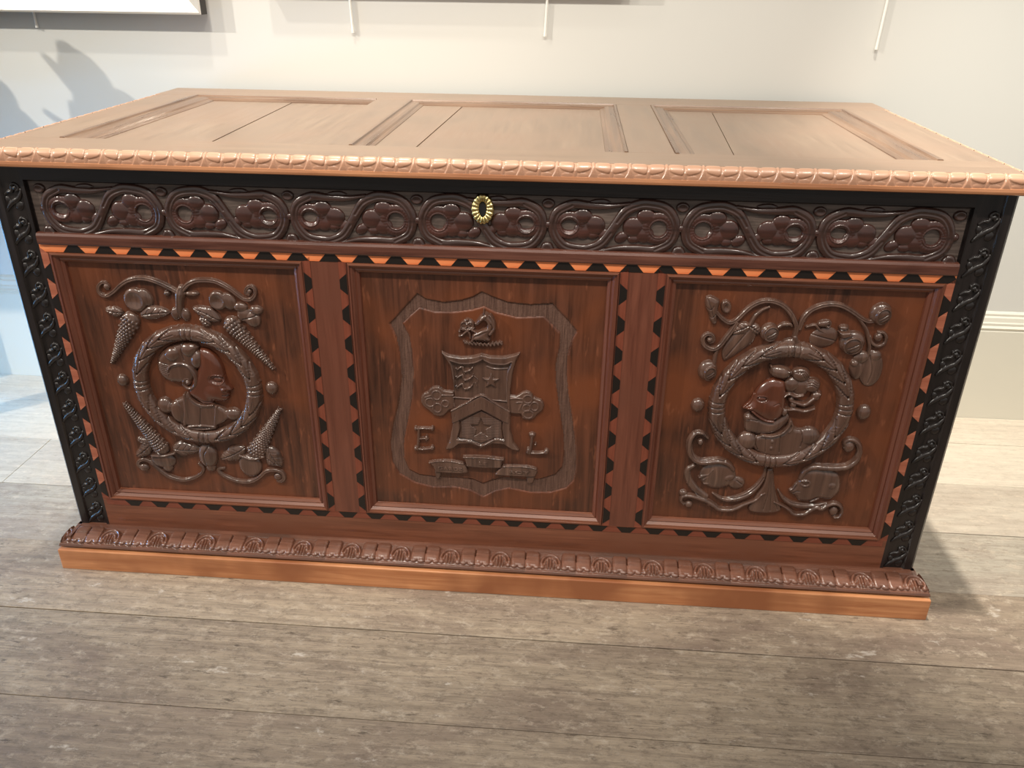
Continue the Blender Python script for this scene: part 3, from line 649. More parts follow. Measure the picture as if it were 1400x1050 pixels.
# ---- left portrait
hd = R(0.8)
hd.poly([(-466.6, 424.5), (-457.7, 424.2), (-449.2, 420.5), (-441.3, 413), (-435.5, 402.7), (-432.1, 392.2), (-430.7, 381.5), (-429.8, 370.7), (-427.2, 361.8), (-421.8, 352.9), (-421.7, 348.9), (-426, 346.8), (-428.4, 344.2), (-426.9, 340.5), (-430, 337.4), (-429.6, 333.8), (-433.6, 329.3), (-441.2, 325.7), (-450.5, 326), (-458.3, 324.9), (-459.1, 319.6), (-474.5, 318.8), (-486.7, 327.5), (-497.9, 336.2), (-498.6, 347.3), (-488.7, 366.1), (-477.6, 382.9), (-472.4, 404.5)], 10.0, 15)
hd.blob(-434.5, 359.6, 6.7, 11.1, 1.8, 0, 1.6, 0, 'add'); hd.blob(-455, 345.8, 15.3, 15, 1.6, 0, 1.7, 0, 'add'); hd.blob(-434.3, 351.9, 4.1, 3.7, 2.4, 0, 0.6, 0, 'add')
hd.blob(-445.5, 370, 13.1, 8.9, 3.4, -0.1, 0.7, 0, 'sub'); hd.blob(-442, 370.5, 7.7, 4.1, 2.8, -0.1, 0.5, 0, 'add'); hd.ring(-443.7, 370.4, 12.1, 8.5, 1.0, 1.4, mode='add')
hd.groove([(-438.1, 340.7), (-432.4, 339.5), (-427.9, 340.3)], 1.1, 2.6); hd.groove([(-439, 363), (-432.1, 376), (-429.5, 379.8)], 1.0, 0.8)
hd.groove([(-493.4, 338.3), (-479.5, 329.7), (-458.1, 326.2)], 1.6, 1.5)
o = hd.build('portrait_face', FACE, M['face'], P1); o['label'] = 'carved profile face looking right'
hr = R(0.8)
hr.poly([(-466.3, 426.8), (-472.5, 434), (-488.8, 434.5), (-505.8, 430.8), (-521, 424.3), (-535.6, 412.2), (-544.5, 395.8), (-544, 377.9), (-537.6, 365.5), (-525.3, 358.8), (-506.9, 357.9), (-495.7, 354.8), (-483.4, 368.1), (-477, 386.5), (-473.8, 406.2)], 8.5, 13)
for k in range(7):
    a = 40 * k; hr.groove([(-541.3, 399.5), (-532, 396.1), (-522.5, 393.3)] if k == 0 else [(x, z - 4.4 * k * 0.8 + 6) for x, z in [(-542.8, 395.9), (-534.1, 393.6), (-523.6, 391.4)]], 0.9, 1.2)
hr.blob(-513.8, 414.1, 12.5, 12.6, 4, 0, 0.6, 0, 'add'); hr.blob(-483.3, 423.4, 13.3, 12.5, 3, 0, 0.6, 0, 'add'); hr.groove([(-494.2, 431.6), (-496.1, 415.8), (-494.1, 403.5)], 1.2, 2)
hr.blob(-474.3, 403, 11.3, 17.8, 11.5, -0.25, 0.45)
hr.tube([(-526.7, 374.2), (-521.7, 387.9), (-507.1, 395.4), (-492.4, 393.8), (-482.5, 383.5), (-480, 368.3), (-485.5, 355.3), (-495.4, 351.1), (-502.7, 358.1), (-499.9, 367.3), (-493.3, 368.6), (-491.9, 362.3)], [4.4, 5, 5, 5, 4, 3, 2.5], [9, 10.5, 11, 11, 10, 9, 9], 0, 0.45)
hr.groove([(-525.1, 378.8), (-518.1, 389.9), (-505.5, 395), (-492.6, 392.9), (-484.3, 382.5), (-482.5, 368.2), (-486.9, 357)], 1.1, 1.8)
hr.blob(-494.4, 362.1, 6.1, 6.3, 11)
hr.build('hair', FACE, CV, P1)
bu = R(0.8)
bu.poly([(-499.2, 343.6), (-509.5, 332.9), (-532.1, 320.5), (-535.7, 298.6), (-525.2, 282), (-509, 275.5), (-485.3, 273), (-460.5, 277.4), (-441.7, 288.4), (-429.7, 300.4), (-436.9, 309.5), (-452.3, 319.9), (-467.4, 321), (-484.2, 322), (-493.2, 329)], 7.0, 7)
bu.blob(-545.5, 312.9, 14.2, 16.3, 9.5, 0, 0.5); bu.blob(-427.7, 302, 14.8, 12.7, 9, 0, 0.5); bu.blob(-526.4, 304.8, 13, 21.3, 3, 0, 0.6, 0, 'add')
bu.tube([(-497.7, 342.7), (-494.6, 330.8), (-485.8, 322.3), (-474.5, 318.8), (-458.9, 320.5)], 2.4, 3, 6.2); bu.tube([(-505.3, 337.7), (-508.1, 309.5), (-514.2, 280.7)], 2.6, 2.2, 6.6); bu.tube([(-453.4, 318), (-456.5, 300.9), (-460.7, 281.6)], 2.2, 2, 6.4)
bu.tube([(-508.9, 276.1), (-484.2, 279.4), (-461.2, 278.1)], 2.0, 2.4, 6.2); bu.tube([(-509.4, 273.2), (-485.5, 271.6), (-461.6, 275.4)], 2.0, 2.4, 5); bu.groove([(-481.1, 314.7), (-487.6, 280.2)], 1.1, 1.6); bu.tube([(-480.2, 315.1), (-457.9, 316.7)], 1.6, 1.4, 6.4)
bu.build('bust', FACE, CV, P1)

# ---- right panel
wreath([(467.8, 465.4), (580.8, 364.3), (481.9, 260.7), (378, 349.3), (537, 439.5), (551.8, 290.5), (403.4, 433.2), (422.6, 287.8)], P3, [2, 88, 182, 268], 2)
boss(P3, 348.5, 358.9, 10.8, 12.5); boss(P3, 610.2, 359.3, 11.6, 13.8)
scroll(P3, [(481.9, 484.7), (481.4, 502), (471.4, 520.4), (458.5, 533.4), (443.5, 540.4), (427.9, 541.4), (413.3, 534.9), (402.3, 524.3), (393, 512), (385.9, 505.7), (378.2, 504.5), (367.9, 511), (359, 520)], [3.8, 4.0, 4.0, 4.0, 3.6, 3.0], None)
s_ = R(0.9); s_.poly([(340.3, 545.1), (346.3, 547.1), (354.5, 544.4), (361.7, 538.8), (361.3, 526.9), (360.5, 514.1), (361.8, 503), (357.5, 499.3), (350.3, 506.8), (347.5, 517), (342.1, 527), (339.7, 537)], 6, 9); s_.blob(372.2, 529.9, 7.8, 11.2, 6.5, 0.3, 0.35, dish=3.4); s_.ring(372.7, 529.1, 4.4, 6.8, 1.2, 3, 2)
s_.groove([(343, 542.2), (350.4, 525.6), (357.6, 505.4)], 1.0, 1.5); s_.groove([(343.1, 527.9), (349.7, 524.7), (352.9, 530.8)], 0.9, 1.2); s_.groove([(347.9, 513.6), (353.6, 512.1), (357.7, 517.4)], 0.9, 1.2); s_.build('leaf', FACE, CV, P3)
scroll(P3, [(391, 503.3), (385.5, 491), (379, 479.3), (371.8, 466.7), (363.8, 459.8), (354.2, 460), (345.9, 466.4), (343.4, 476.9), (349, 483.3), (357.2, 481.4), (360.1, 473.2), (354.7, 469.5)], [3.6, 4.2, 4.0, 3.6, 3.0, 2.4], None, (353.6, 474.2, 4.8, 5.3, 5.5))
def ringed_ball(parent, c, ring):
    s_ = R(0.8).blob(*c, 9, 0, 0.5); s_.ring(*ring, 1.3, 2.4, mode='add'); s_.groove([(ring[0] - ring[2] * 0.5, ring[1] - ring[3] * 0.25), (ring[0] + ring[2] * 0.55, ring[1] + ring[3] * 0.3)], 1.0, 1.6)
    s_.groove([(ring[0] - ring[2] * 0.3, ring[1] - ring[3] * 0.55), (ring[0] + ring[2] * 0.65, ring[1] - ring[3] * 0.05)], 0.9, 1.2)
    s_.build('seed_pod', FACE, CV, parent)
scroll(P3, [(368.9, 463.9), (366.4, 451.3), (365.1, 431.4)], [2.4, 3, 3.4], None, crease=False)
ringed_ball(P3, (357, 421.6, 14.9, 17.9), (360.7, 417.5, 9.4, 12.9))
scroll(P3, [(436.2, 532.2), (425.4, 526.1), (416.8, 515.6), (411.7, 501.6)], [2.2, 3, 3.2], None, crease=False)
ringed_ball(P3, (442.4, 490.8, 14.1, 15.4), (445, 489.2, 11, 12.2))
scroll(P3, [(454.5, 499.1), (461.5, 504.6), (470.7, 505.3), (474.3, 502.6)], [2.6, 3.6, 3.2, 2.4], None, crease=False)
leaf(P3, *[(411.7, 501.6), (384.4, 486.6)], 8, 6); leaf(P3, *[(411.9, 499.9), (429.4, 487.7)], 7, 5)
s_ = R(0.9).poly([(387.1, 484.1), (402.6, 498.7), (421.9, 496), (421.7, 475.1), (407.8, 460.3), (390.5, 445.2), (380, 439.3), (375, 453.5), (379.4, 469.7)], 3.6, 9); s_.groove([(412.5, 495.6), (396.9, 470.5), (382.3, 446.7)], 1.2, 1.5); s_.build('leaf', FACE, CV, P3)
scroll(P3, [(486.4, 499.4), (489.1, 515), (498.3, 529), (511.8, 536.7), (527.6, 540), (542.7, 537.9), (559, 529.7), (574, 520), (584.8, 515), (594.6, 515.5)], [4.0, 4.2, 4.0, 3.8, 3.0], None)
ringed_ball(P3, (601.9, 527.8, 16.2, 17.8), (605, 524.4, 11, 13.7))
scroll(P3, [(562.9, 526.2), (575.9, 514.1), (586.5, 500), (593.2, 482.8), (596.8, 468), (595.5, 452.9)], [2.2, 3, 3, 2.6], None, crease=False)
scroll(P3, [(593.4, 490.2), (598.1, 480.2), (607.8, 475.1), (616.4, 479.7), (617.8, 489.1), (612.9, 496.6), (604.8, 497.7)], [2.4, 3.0, 3.0, 2.2], None, (606.5, 489.3, 6.6, 7.5, 5.5), crease=False)
ringed_ball(P3, (569.5, 479, 19.5, 19.5), (569.6, 474.3, 13.6, 14.7))
s_ = R(0.9).poly([(544.5, 497.3), (561.2, 500.7), (568.1, 490.9), (550.8, 485.6)], 9.5, 4, smooth=False); s_.blob(552.4, 503.5, 7.9, 4.8, 7); s_.build('pod_cap', FACE, CV, P3)
scroll(P3, [(496.3, 501.6), (509, 505.3), (516.9, 497.9), (526.1, 493.2)], [1.8, 2.4, 2.0], None, crease=False)
s_ = R(0.9).blob(521.7, 508.7, 10.5, 6.3, 6, 0.2); s_.ring(527.5, 508.4, 3.9, 5.2, 1.2, 2, 3); s_.build('curled_bud', FACE, CV, P3)
s_ = R(0.9).blob(525.8, 485.4, 21.6, 16.8, 3.8, 0.3, 0.45); s_.groove([(506.6, 490.1), (525.8, 485.4), (545, 480.7)], 1.2, 1.5); s_.build('leaf', FACE, CV, P3)
s_ = R(0.9).blob(587.7, 454.5, 12.5, 10.5, 6, 0.4); s_.blob(583.8, 435.2, 10.4, 19.4, 5, 0.2); s_.blob(579.5, 444.6, 6.7, 6.9, 6.5); s_.build('leaf', FACE, CV, P3)
s_ = R(0.9).blob(605.6, 436.3, 18.4, 31, 3.6, 0.1, 0.4); s_.blob(608, 457.3, 10, 9.5, 4.5); s_.groove([(599.4, 458.8), (607.6, 434.4), (605.5, 411.2)], 1.2, 1.4); s_.build('leaf', FACE, CV, P3)
s_ = R(0.9); s_.tube([(481.9, 484.7), (485.4, 474.4)], 4.5, 6); s_.blob(477.9, 472, 15.4, 10.7, 6); s_.build('crowning_knot', FACE, CV, P3)
# dolphins and branches at the foot of the right panel
s_ = R(0.9); s_.tube([(371.1, 299.8), (362.7, 307.3), (351.6, 307.7), (343.9, 295.4), (343.6, 279.3), (349.7, 262.5), (362.7, 254.1), (379, 254.6), (395.9, 257), (410.2, 251.7), (420.2, 241)], [3.0, 4.2, 5, 5.4, 6.4, 7.0, 6.0, 3.6], [5, 6, 7, 7.5, 8, 8, 7, 5])
s_.groove([(364.6, 305.4), (352.8, 304.8), (347.2, 293.5), (347.2, 277.5), (354.9, 261.8), (368.3, 257.4), (386.9, 260), (404.2, 258.5)], 1.4, 2.0)
s_.blob(360.4, 291.1, 5.4, 6.8, 6); s_.blob(396, 227.2, 30.2, 26, 5.5, 0, 0.45); s_.blob(415.3, 225.2, 8.6, 5.4, 1.6, 0.2, 0.6, 0, 'add'); s_.blob(428.9, 214.6, 13.8, 12.6, 4.5)
s_.tube([(365.2, 223.2), (373.5, 227.5), (380.1, 230.4), (386.7, 240.1)], [1.4, 2.2, 1.4], 2.4, 3); s_.tube([(372.7, 218.5), (379.1, 224.1), (386.7, 225.6)], 1.6, 2, 3); s_.tube([(375.3, 211.3), (382.2, 211.7)], 1.5, 2, 3); s_.groove([(428, 220.8), (437.7, 213)], 1.2, 1.6)
o = s_.build('dolphin', FACE, CV, P3)
s_ = R(0.9); s_.tube([(473.2, 248.3), (472, 229.7), (464.1, 210.4), (449.2, 192.6), (427.9, 181.7), (408.6, 181.6), (392.5, 191.2)], [2.2, 3.6, 5.4, 6.6, 6, 4, 2], [3, 4.5, 5.5, 6, 5.5, 4.5, 3]); s_.groove([(471.8, 228.6), (463.1, 211.4), (448, 194.7), (427.5, 184.9), (408.2, 184.7)], 1.2, 1.8)
s_.tube([(477.8, 199.7), (472.3, 195.2), (464.3, 184), (448.2, 174.4), (433.7, 164.2), (423.6, 160.5), (405.9, 160.9), (396.2, 167.9), (384.7, 175.3), (368.1, 181.6), (354.5, 185), (343.2, 183.8), (340.2, 175.1), (344.8, 167.8)], [1.6, 3.0, 3.8, 4.2, 4.4, 4.2, 3.4, 2.4], 5.5, 1)
s_.tube([(355, 245.4), (345.8, 234.5), (348.4, 218), (360.8, 199.8), (380.2, 184)], [3, 5.5, 6.5, 6], 4); s_.blob(353.8, 166.9, 7.4, 7.3, 6); s_.blob(389.1, 170.7, 4.9, 6, 5.5); s_.blob(342.6, 189.1, 7.4, 6.4, 5.5)
s_.build('foot_branch', FACE, CV, P3)
s_ = R(0.9).poly([(475.3, 246), (472.7, 214.5), (462.2, 189.2), (455.8, 161.3), (485.2, 156.6), (510.6, 164.8), (500.4, 191.6), (491.9, 215.6), (484.8, 246.6)], 4.6, 5)
for k in range(3): s_.groove([(480.3, 239.1), (482.9, 200.4), (479.9, 165.3)] if k == 0 else ([(481.9, 239.2), (487.7, 200.7), (491.6, 163.6)] if k == 1 else [(483.9, 239.4), (492.9, 201), (503.4, 166.9)]), 1.0, 1.4)
s_.build('foot_fan', FACE, CV, P3)
s_ = R(0.9); s_.tube([(593.3, 296.5), (590.2, 304.2), (597.4, 309.5), (608.9, 305.8), (617.1, 290.9), (615.3, 272.8), (605.1, 260.2), (590.1, 255.2), (570, 254.4), (548.1, 253.7), (536.8, 244.9), (532.5, 230.2)], [3.2, 4.2, 4.8, 5.2, 6.2, 6.6, 5.6, 4.0], [5, 6, 7, 7.5, 8, 8, 7, 5])
s_.groove([(609.6, 302.3), (614.5, 289.8), (612.2, 275.7), (601.8, 264.4), (585.7, 260.6), (562.3, 259.3)], 1.3, 1.8); s_.blob(598.9, 295.8, 9.9, 11.2, 7)
s_.poly([(531.1, 233.3), (525, 216.3), (517.9, 206.4), (521.6, 198.9), (530.4, 193.5), (537.2, 185.5), (554.5, 186.1), (567.2, 192.7), (588, 191.9), (600, 210.5), (595.5, 235.1), (584.9, 246.8), (560.3, 251.4), (540.5, 248.2)], 6, 14)
s_.ring(539.8, 223.9, 7.5, 5.4, 1.3, 1.6, mode='add'); s_.blob(539.1, 226.5, 4.8, 3.3, 1.6, 0, 0.5, 0, 'add'); s_.tube([(525.8, 218.4), (522.7, 210.9), (518.3, 206.5)], 1.5, 2, 3); s_.groove([(521.4, 199.7), (528.7, 206.1), (533.8, 206.4)], 1.1, 1.8); s_.blob(584.4, 221, 6.1, 5.4, 1.8, 0, 0.5, 0, 'add'); s_.tube([(556.3, 185.6), (562.6, 189.2), (567.9, 193.3)], 1.6, 2, 2.5)
s_.build('dolphin', FACE, CV, P3)
s_ = R(0.9); s_.tube([(499.1, 205.3), (509.6, 190.1), (524.2, 179.9), (542.2, 176.2), (563, 176.4), (582.7, 183)], [1.6, 3.6, 5.6, 6, 5, 2.6], [3, 4.5, 5.5, 5.5, 4.5, 3]); s_.groove([(510.3, 191.2), (524.8, 182.1), (541.7, 179.4), (562.5, 179.6)], 1.1, 1.6)
s_.tube([(495.1, 182.8), (511, 175.2), (521.7, 168.4), (532.8, 159), (548.4, 160), (557.6, 167.5), (566.8, 174.6), (576.7, 172.6), (584.9, 180), (596.2, 184.5), (606.7, 179.3), (610.9, 168.8), (607.8, 158.9), (600.4, 156.9)], [1.8, 3.4, 4.0, 4.2, 4.0, 3.6, 3.0, 2.4], 5.5, 1); s_.blob(597.7, 168.8, 7.9, 9.9, 6)
s_.build('foot_branch', FACE, CV, P3)
# ---- right portrait
hd = R(0.8)
hd.poly([(460.9, 414.8), (451.9, 411.5), (442, 402.1), (435.7, 391.5), (433.2, 380.9), (430.4, 370.7), (421.3, 360.1), (422.4, 357.1), (428.5, 355.4), (433.3, 352.6), (444.8, 346), (458.3, 338.1), (469.2, 336.7), (480.4, 343.8), (485.5, 356.3), (485.9, 376.5), (482.5, 398.2), (476.2, 410.7)], 9.5, 14)
hd.tube([(434, 384.9), (430.6, 371.7), (421.7, 359.5)], [1.6, 2.2, 2.6], 1.6, 3.2); hd.blob(446.8, 378.5, 10.1, 6.4, 2.8, 0, 0.7, 0, 'sub'); hd.blob(446.3, 378.9, 6.3, 3.6, 2.6, 0, 0.5, 0, 'add'); hd.ring(446.3, 378.9, 8.7, 5.6, 0.9, 1.2, mode='add')
hd.blob(463.4, 363.3, 15.7, 16.2, 2.2, 0, 1.7, 0, 'add'); hd.blob(429.7, 359.1, 5.3, 4.5, 2.4, 0, 0.6, 0, 'add'); hd.groove([(466, 369.5), (474.2, 372.9), (477, 366)], 0.9, 1)
hd.tube([(434.8, 354.7), (444.7, 346.5), (458.2, 339), (470.8, 337.6)], 1.6, 2.2, 6)
o = hd.build('portrait_face', FACE, M['face'], P3); o['label'] = 'carved bearded profile face looking left'
br = R(0.8).poly([(432.5, 351.5), (426.7, 348.8), (423.5, 343.9), (425.7, 332.7), (429.1, 318.3), (442.4, 312.8), (460.4, 312.1), (477.5, 316.8), (492.9, 332.2), (496.2, 344.7), (491.4, 352.6), (480.4, 343.8), (469.2, 336.7), (452.8, 339.9)], 6, 9)
br.blob(428.7, 341.1, 5.3, 5.4, 2, 0, 0.6, 0, 'add'); br.groove([(426.4, 338.5), (435.2, 339), (446.1, 336.9)], 1.0, 1.6); br.build('beard', FACE, CV, P3)
hr = R(0.8); hr.blob(468.8, 424.9, 18.4, 11.3, 10, -0.22, 0.45); hr.tube([(452.6, 435.8), (457.5, 426.3), (471.4, 425.1), (483, 427.6)], 1.6, 1.8, 6.5); hr.blob(501, 422.2, 15, 12.9, 9.5, -0.2, 0.45); hr.blob(489.4, 403.5, 12.3, 14.2, 8.5); hr.blob(521.2, 404.1, 13.7, 13.4, 9.5); hr.blob(504.8, 399.3, 13.7, 17.8, 6.5)
for k in range(3): hr.groove([(x, z - 3.4 * k) for x, z in [(512.4, 410.5), (519.6, 413.4), (529, 408.4)]], 0.9, 1.3)
for k in range(3): hr.groove([(x + 3.2 * k, z) for x, z in [(491.8, 426), (498.3, 428.3), (506.8, 418)]], 0.9, 1.2)
hr.tube([(480.5, 383.2), (487.5, 388.6), (498.4, 385.1), (509.3, 387.7)], [2.6, 3.8, 3.6, 2.6], 8.5); hr.tube([(491.9, 376.8), (502.1, 373.3), (514.7, 371), (525.2, 380.5), (534, 389.9)], [3, 4, 4.2, 4, 5], 8.5); hr.tube([(490.1, 360.6), (502.3, 361.3), (516.7, 359), (530.5, 364.8)], [3, 4, 4, 3], 8.2); hr.blob(492.5, 378.9, 5.5, 6, 8); hr.blob(530.4, 385.8, 8.2, 9.6, 8.5); hr.blob(485.7, 355.3, 6.3, 8.2, 8.5); hr.blob(497.5, 369.1, 6.2, 6.9, 8)
hr.build('hair', FACE, CV, P3)
bu = R(0.8).poly([(455.2, 311), (473, 311.3), (488, 317.8), (496.4, 332.4), (498.5, 341.1), (507.9, 326.8), (526.1, 323.2), (536.2, 305.4), (532, 288.3), (516, 276.7), (488.1, 270.4), (460.2, 275.7), (442, 289.6), (445.2, 305.6)], 6.6, 7)
bu.blob(435.2, 297.2, 16.8, 17.8, 9.2); bu.blob(530.8, 311.4, 18.5, 17.7, 9.2); bu.groove([(448.6, 306.8), (448.6, 294.2), (453.6, 283.8)], 1.2, 1.8); bu.groove([(517.5, 322.1), (521.5, 308.8), (520.3, 294)], 1.2, 1.8)
bu.tube([(456, 311), (473, 310.9), (488, 317.8), (495.9, 329.9), (497.2, 340.2)], 2.2, 2.6, 6); bu.tube([(498.7, 339.7), (502.6, 328.6), (498.3, 320)], 1.8, 2, 6); bu.blob(474.1, 301.5, 2.5, 3, 1.8, 0, 0.5, 6.5); bu.blob(474.2, 288.8, 2.5, 3, 1.8, 0, 0.5, 6.5); bu.groove([(485.5, 311), (488.2, 281.5)], 1.0, 1.3); bu.groove([(462.8, 307.6), (465.9, 280.3)], 1.0, 1.3)
bu.build('bust', FACE, CV, P3)

# ---- middle panel: arms, crest, initials, motto (field is back near the panel face)
F2 = FACE + 0.45
ar = R(0.8)
ar.poly([(-67, 435.3), (-55.5, 430.3), (-34.6, 427.3), (-16.6, 429.7), (-2.2, 434.3), (12.2, 431), (33.7, 431.2), (48, 435), (60.4, 439.5), (53.5, 424.3), (49, 404.2), (45.1, 371.7), (45.4, 334.6), (45.8, 296.5), (51.7, 273.1), (62.1, 257.5), (48.1, 259.7), (34.8, 269.1), (15.9, 269.7), (-3.1, 259.9), (-22, 267.6), (-41.1, 265.7), (-50.8, 256.3), (-65, 253.3), (-56.9, 273.5), (-50.9, 308.4), (-48.5, 350.6), (-48.6, 379.4), (-53.1, 411.4)], 6.0, 2.6, smooth=False)
ar.poly([(-53.2, 421.8), (-34.6, 417.2), (-14.7, 419.5), (-0.3, 425.6), (15, 419.6), (34.8, 419.1), (48.4, 423.8), (41.2, 403), (39.1, 378), (40.4, 349.9), (42.6, 332.8), (34.3, 315), (33.1, 300.3), (35.8, 276.8), (20.3, 278.3), (-3.1, 265.6), (-21.3, 273), (-44.8, 274.7), (-39.2, 296.4), (-40.2, 311), (-46.4, 325.3), (-49.1, 353.9), (-46, 385), (-48.1, 404.3)], 3.2, 1.6, smooth=False, mode='sub')
ar.tube([(-52.5, 421.6), (-34.6, 417), (-14.7, 419.3), (-2.3, 425)], 1.1, 1.4, 5.4); ar.tube([(2.7, 424.7), (15, 419.3), (34.8, 418.8), (47.6, 423.2), (41.2, 403), (39.4, 378), (40.6, 351.3)], 1.1, 1.4, 5.4); ar.tube([(6.4, 412.3), (20, 408.9), (39.8, 410.6)], 1.0, 1.3, 2.8)
ar.tube([(-44.2, 274.7), (-21.3, 273), (-3.1, 265.6), (20.3, 278.3), (35.3, 276.7)], 1.3, 1.4, 5.6)
ar.build('arms_shield', F2, CV, P2)
def star(c, r, inner=0.42, rot=90): return [(c[0] + (r if k % 2 == 0 else r * inner) * math.cos(math.radians(rot + 36 * k)), c[1] + (r if k % 2 == 0 else r * inner) * math.sin(math.radians(rot + 36 * k))) for k in range(10)]
s1 = (13.1, 387.3, 16.5, 18.4); R(0.5).poly(star(s1[:2], s1[2], 0.40), 5.6, 2.5, smooth=False).build('star', F2, CV, P2)
s2 = (-3.5, 298.3, 20.2, 23)
lf = R(0.6).poly([(-2.8, 332.2), (32, 313.1), (31.1, 300.2), (34.3, 279.1), (20.3, 280.7), (-3.1, 268.6), (-21.3, 275.4), (-42.6, 277.2), (-37.6, 296.5), (-38.4, 310)], 4.6, 1.6, smooth=False)
lf.poly(star(s2[:2], s2[2], 0.40), 3.0, 1.6, smooth=False, mode='sub')
for k in range(14): 
    z = s2[1] + 20 - 3.1 * k; lf.groove([(s2[0] - 32, z), (s2[0] + 32, z)], 0.7, 0.55)
o = lf.build('lower_field', F2, CV, P2); o['label'] = 'hatched lower field with a sunk star'
ch = R(0.7).poly([(-53.5, 330.1), (-28.1, 345.8), (-2.6, 361.9), (20.1, 348.3), (44.6, 334.1), (43.8, 309.7), (33.5, 313.8), (15.1, 325), (-2.2, 333.9), (-20.7, 323.7), (-43.1, 309.7), (-52.5, 305.7)], 7.2, 2.0, smooth=False)
ch.tube([(-53, 330.1), (-28.1, 345.8), (-2.6, 361.6), (20.1, 348.3), (44.3, 333.8)], 1.1, 1.2, 6.8)
for k in range(9):
    t = k / 8; a = [(-46.3, 328.2), (-2.6, 356.2), (40.5, 331.3)]; 
    q = [a[0][0] * (1 - 2 * t) + a[1][0] * 2 * t, a[0][1] * (1 - 2 * t) + a[1][1] * 2 * t] if t < 0.5 else [a[1][0] * (2 - 2 * t) + a[2][0] * (2 * t - 1), a[1][1] * (2 - 2 * t) + a[2][1] * (2 * t - 1)]
    ch.groove([(q[0], q[1] - 2), (q[0], q[1] - 9)], 0.6, 0.6)
ch.build('chevron', F2, CV, P2)
bar = R(0.7); bar.tube([(-48.9, 353.9), (-33.1, 353.2), (-16.6, 352.7)], 1.6, 2, 2.4); bar.tube([(13.8, 351.9), (27.7, 351.5), (43.4, 350.6)], 1.6, 2, 2.4); bar.tube([(-14.9, 394.8), (-8.7, 389), (-10, 382.6)], 1.0, 1.4, 2.6); bar.tube([(-12.5, 382.4), (-10.1, 375)], 1.0, 1.4, 2.6); bar.build('cross_bar', F2, CV, P2)
rn = random.Random(5)
for k, zz in enumerate((258, 312, 366)):
    q = [[(-41.8, 405.1), (-33.5, 410.5), (-29.9, 402.4), (-21.1, 405), (-16.8, 409.9)], [(-42.1, 390.2), (-33.7, 395.6), (-30.1, 387.4), (-21.3, 390.1), (-16.9, 395)], [(-42.4, 373.4), (-34, 379.4), (-30.3, 371.2), (-21.4, 373.9), (-17.1, 378.9)]][k]
    li = R(0.5).tube(q, [1.6, 2.2, 1.8, 2.0, 1.2], 2.6, 3.0)
    for x, z in q[:4]: li.tube([(x, z), (x + rn.uniform(-1, 1), z - 4.6)], 1.0, 1.6, 3.0, smooth=False)
    li.blob(q[0][0] - 1, q[0][1] + 2.2, 2.4, 2.2, 2.6, 0, 0.5, 3.0); li.tube([q[-1], (q[-1][0] + 1.5, q[-1][1] + 4)], 0.9, 1.5, 3.0, smooth=False); li.build('canton_lion', F2, CV, P2)
def finial(pts, circles, lines):
    s_ = R(0.7).poly(pts, 4.2, 3, smooth=False)
    for c in circles: s_.ring(*c, 1.3, 1.7, 3.6)
    for l in lines: s_.tube(l, 1.3, 1.7, 3.6)
    s_.build('trefoil_end', F2, CV, P2)
finial([(-103.9, 341.3), (-103.5, 350.7), (-101.2, 355.5), (-96.9, 359.6), (-92, 361.4), (-89, 366.2), (-83.3, 371.1), (-77.7, 372.5), (-72.2, 372), (-68.1, 369.5), (-64.1, 365.9), (-53, 364.9), (-48.2, 365.1), (-47, 352), (-46.7, 336.4), (-48.8, 331.6), (-55.9, 329.6), (-61, 323), (-64.6, 319.3), (-71.7, 316.1), (-77.3, 316.6), (-83.6, 319.5), (-90.4, 326.3), (-99.3, 333.7)],
       [(-76.8, 356.7, 7.3, 8.2), (-87.7, 342.9, 7.7, 7.8), (-76.1, 333.3, 7, 8.3), (-62.6, 341.9, 5.6, 5.9)], [[(-69.2, 357.1), (-58.7, 357.6), (-49.7, 357.7)], [(-95.8, 351.9), (-86.6, 355.5)]])
finial([(42, 362.1), (54.3, 361.2), (59.1, 364.5), (64.5, 369), (71.3, 371.3), (76.8, 369.9), (80.9, 365.6), (83.1, 360.3), (89.3, 358.4), (95.5, 356.4), (99.1, 351.9), (101, 345.8), (100.1, 339.5), (96.8, 334.6), (90.7, 329.6), (87.4, 323.9), (83.4, 319.8), (76.5, 317), (70.9, 317.5), (65.3, 319.6), (62.4, 328.1), (52.7, 327.6), (44.3, 328.8)],
       [(73.6, 356.8, 7.2, 7.3), (84.9, 344.2, 6.5, 7.8), (71.9, 340.4, 5.9, 6.6), (74.9, 328.8, 8.3, 7.1)], [[(44.8, 356.5), (54.4, 357.4), (64.7, 357.1)], [(55.2, 349.6), (60.7, 350.7), (64.8, 350.1), (62.2, 343), (59.5, 335.8)]])
# initials
e_ = R(0.6); e_.tube([(-109, 292), (-110.3, 271.6), (-112.5, 250.9)], 3.0, 5.5); e_.tube([(-115.3, 290.8), (-101.7, 292.4), (-86, 292.4)], 2.4, 5); e_.tube([(-110.4, 271), (-101.1, 272.7), (-94.6, 271.9)], 2.2, 4.8); e_.tube([(-117, 251.6), (-103.2, 251.4), (-86.7, 254.2)], 2.6, 5)
for b_ in ((-114.3, 290.8, 3.7, 4.8), (-86.1, 292.1, 3.7, 5.4), (-96.7, 272.4, 3.2, 6.6), (-115.9, 251.6, 3.7, 4.9), (-87.3, 254.2, 4.2, 5.5)): e_.blob(*b_, 5.6)
o = e_.build('initial_letter', F2, CV, P2); o['label'] = 'raised letter E'
e_ = R(0.6); e_.tube([(82.6, 288.3), (81.2, 271.8), (79, 253.6)], 3.0, 5.5); e_.tube([(75.1, 254.9), (90.7, 254), (107.4, 256.8)], 2.8, 5)
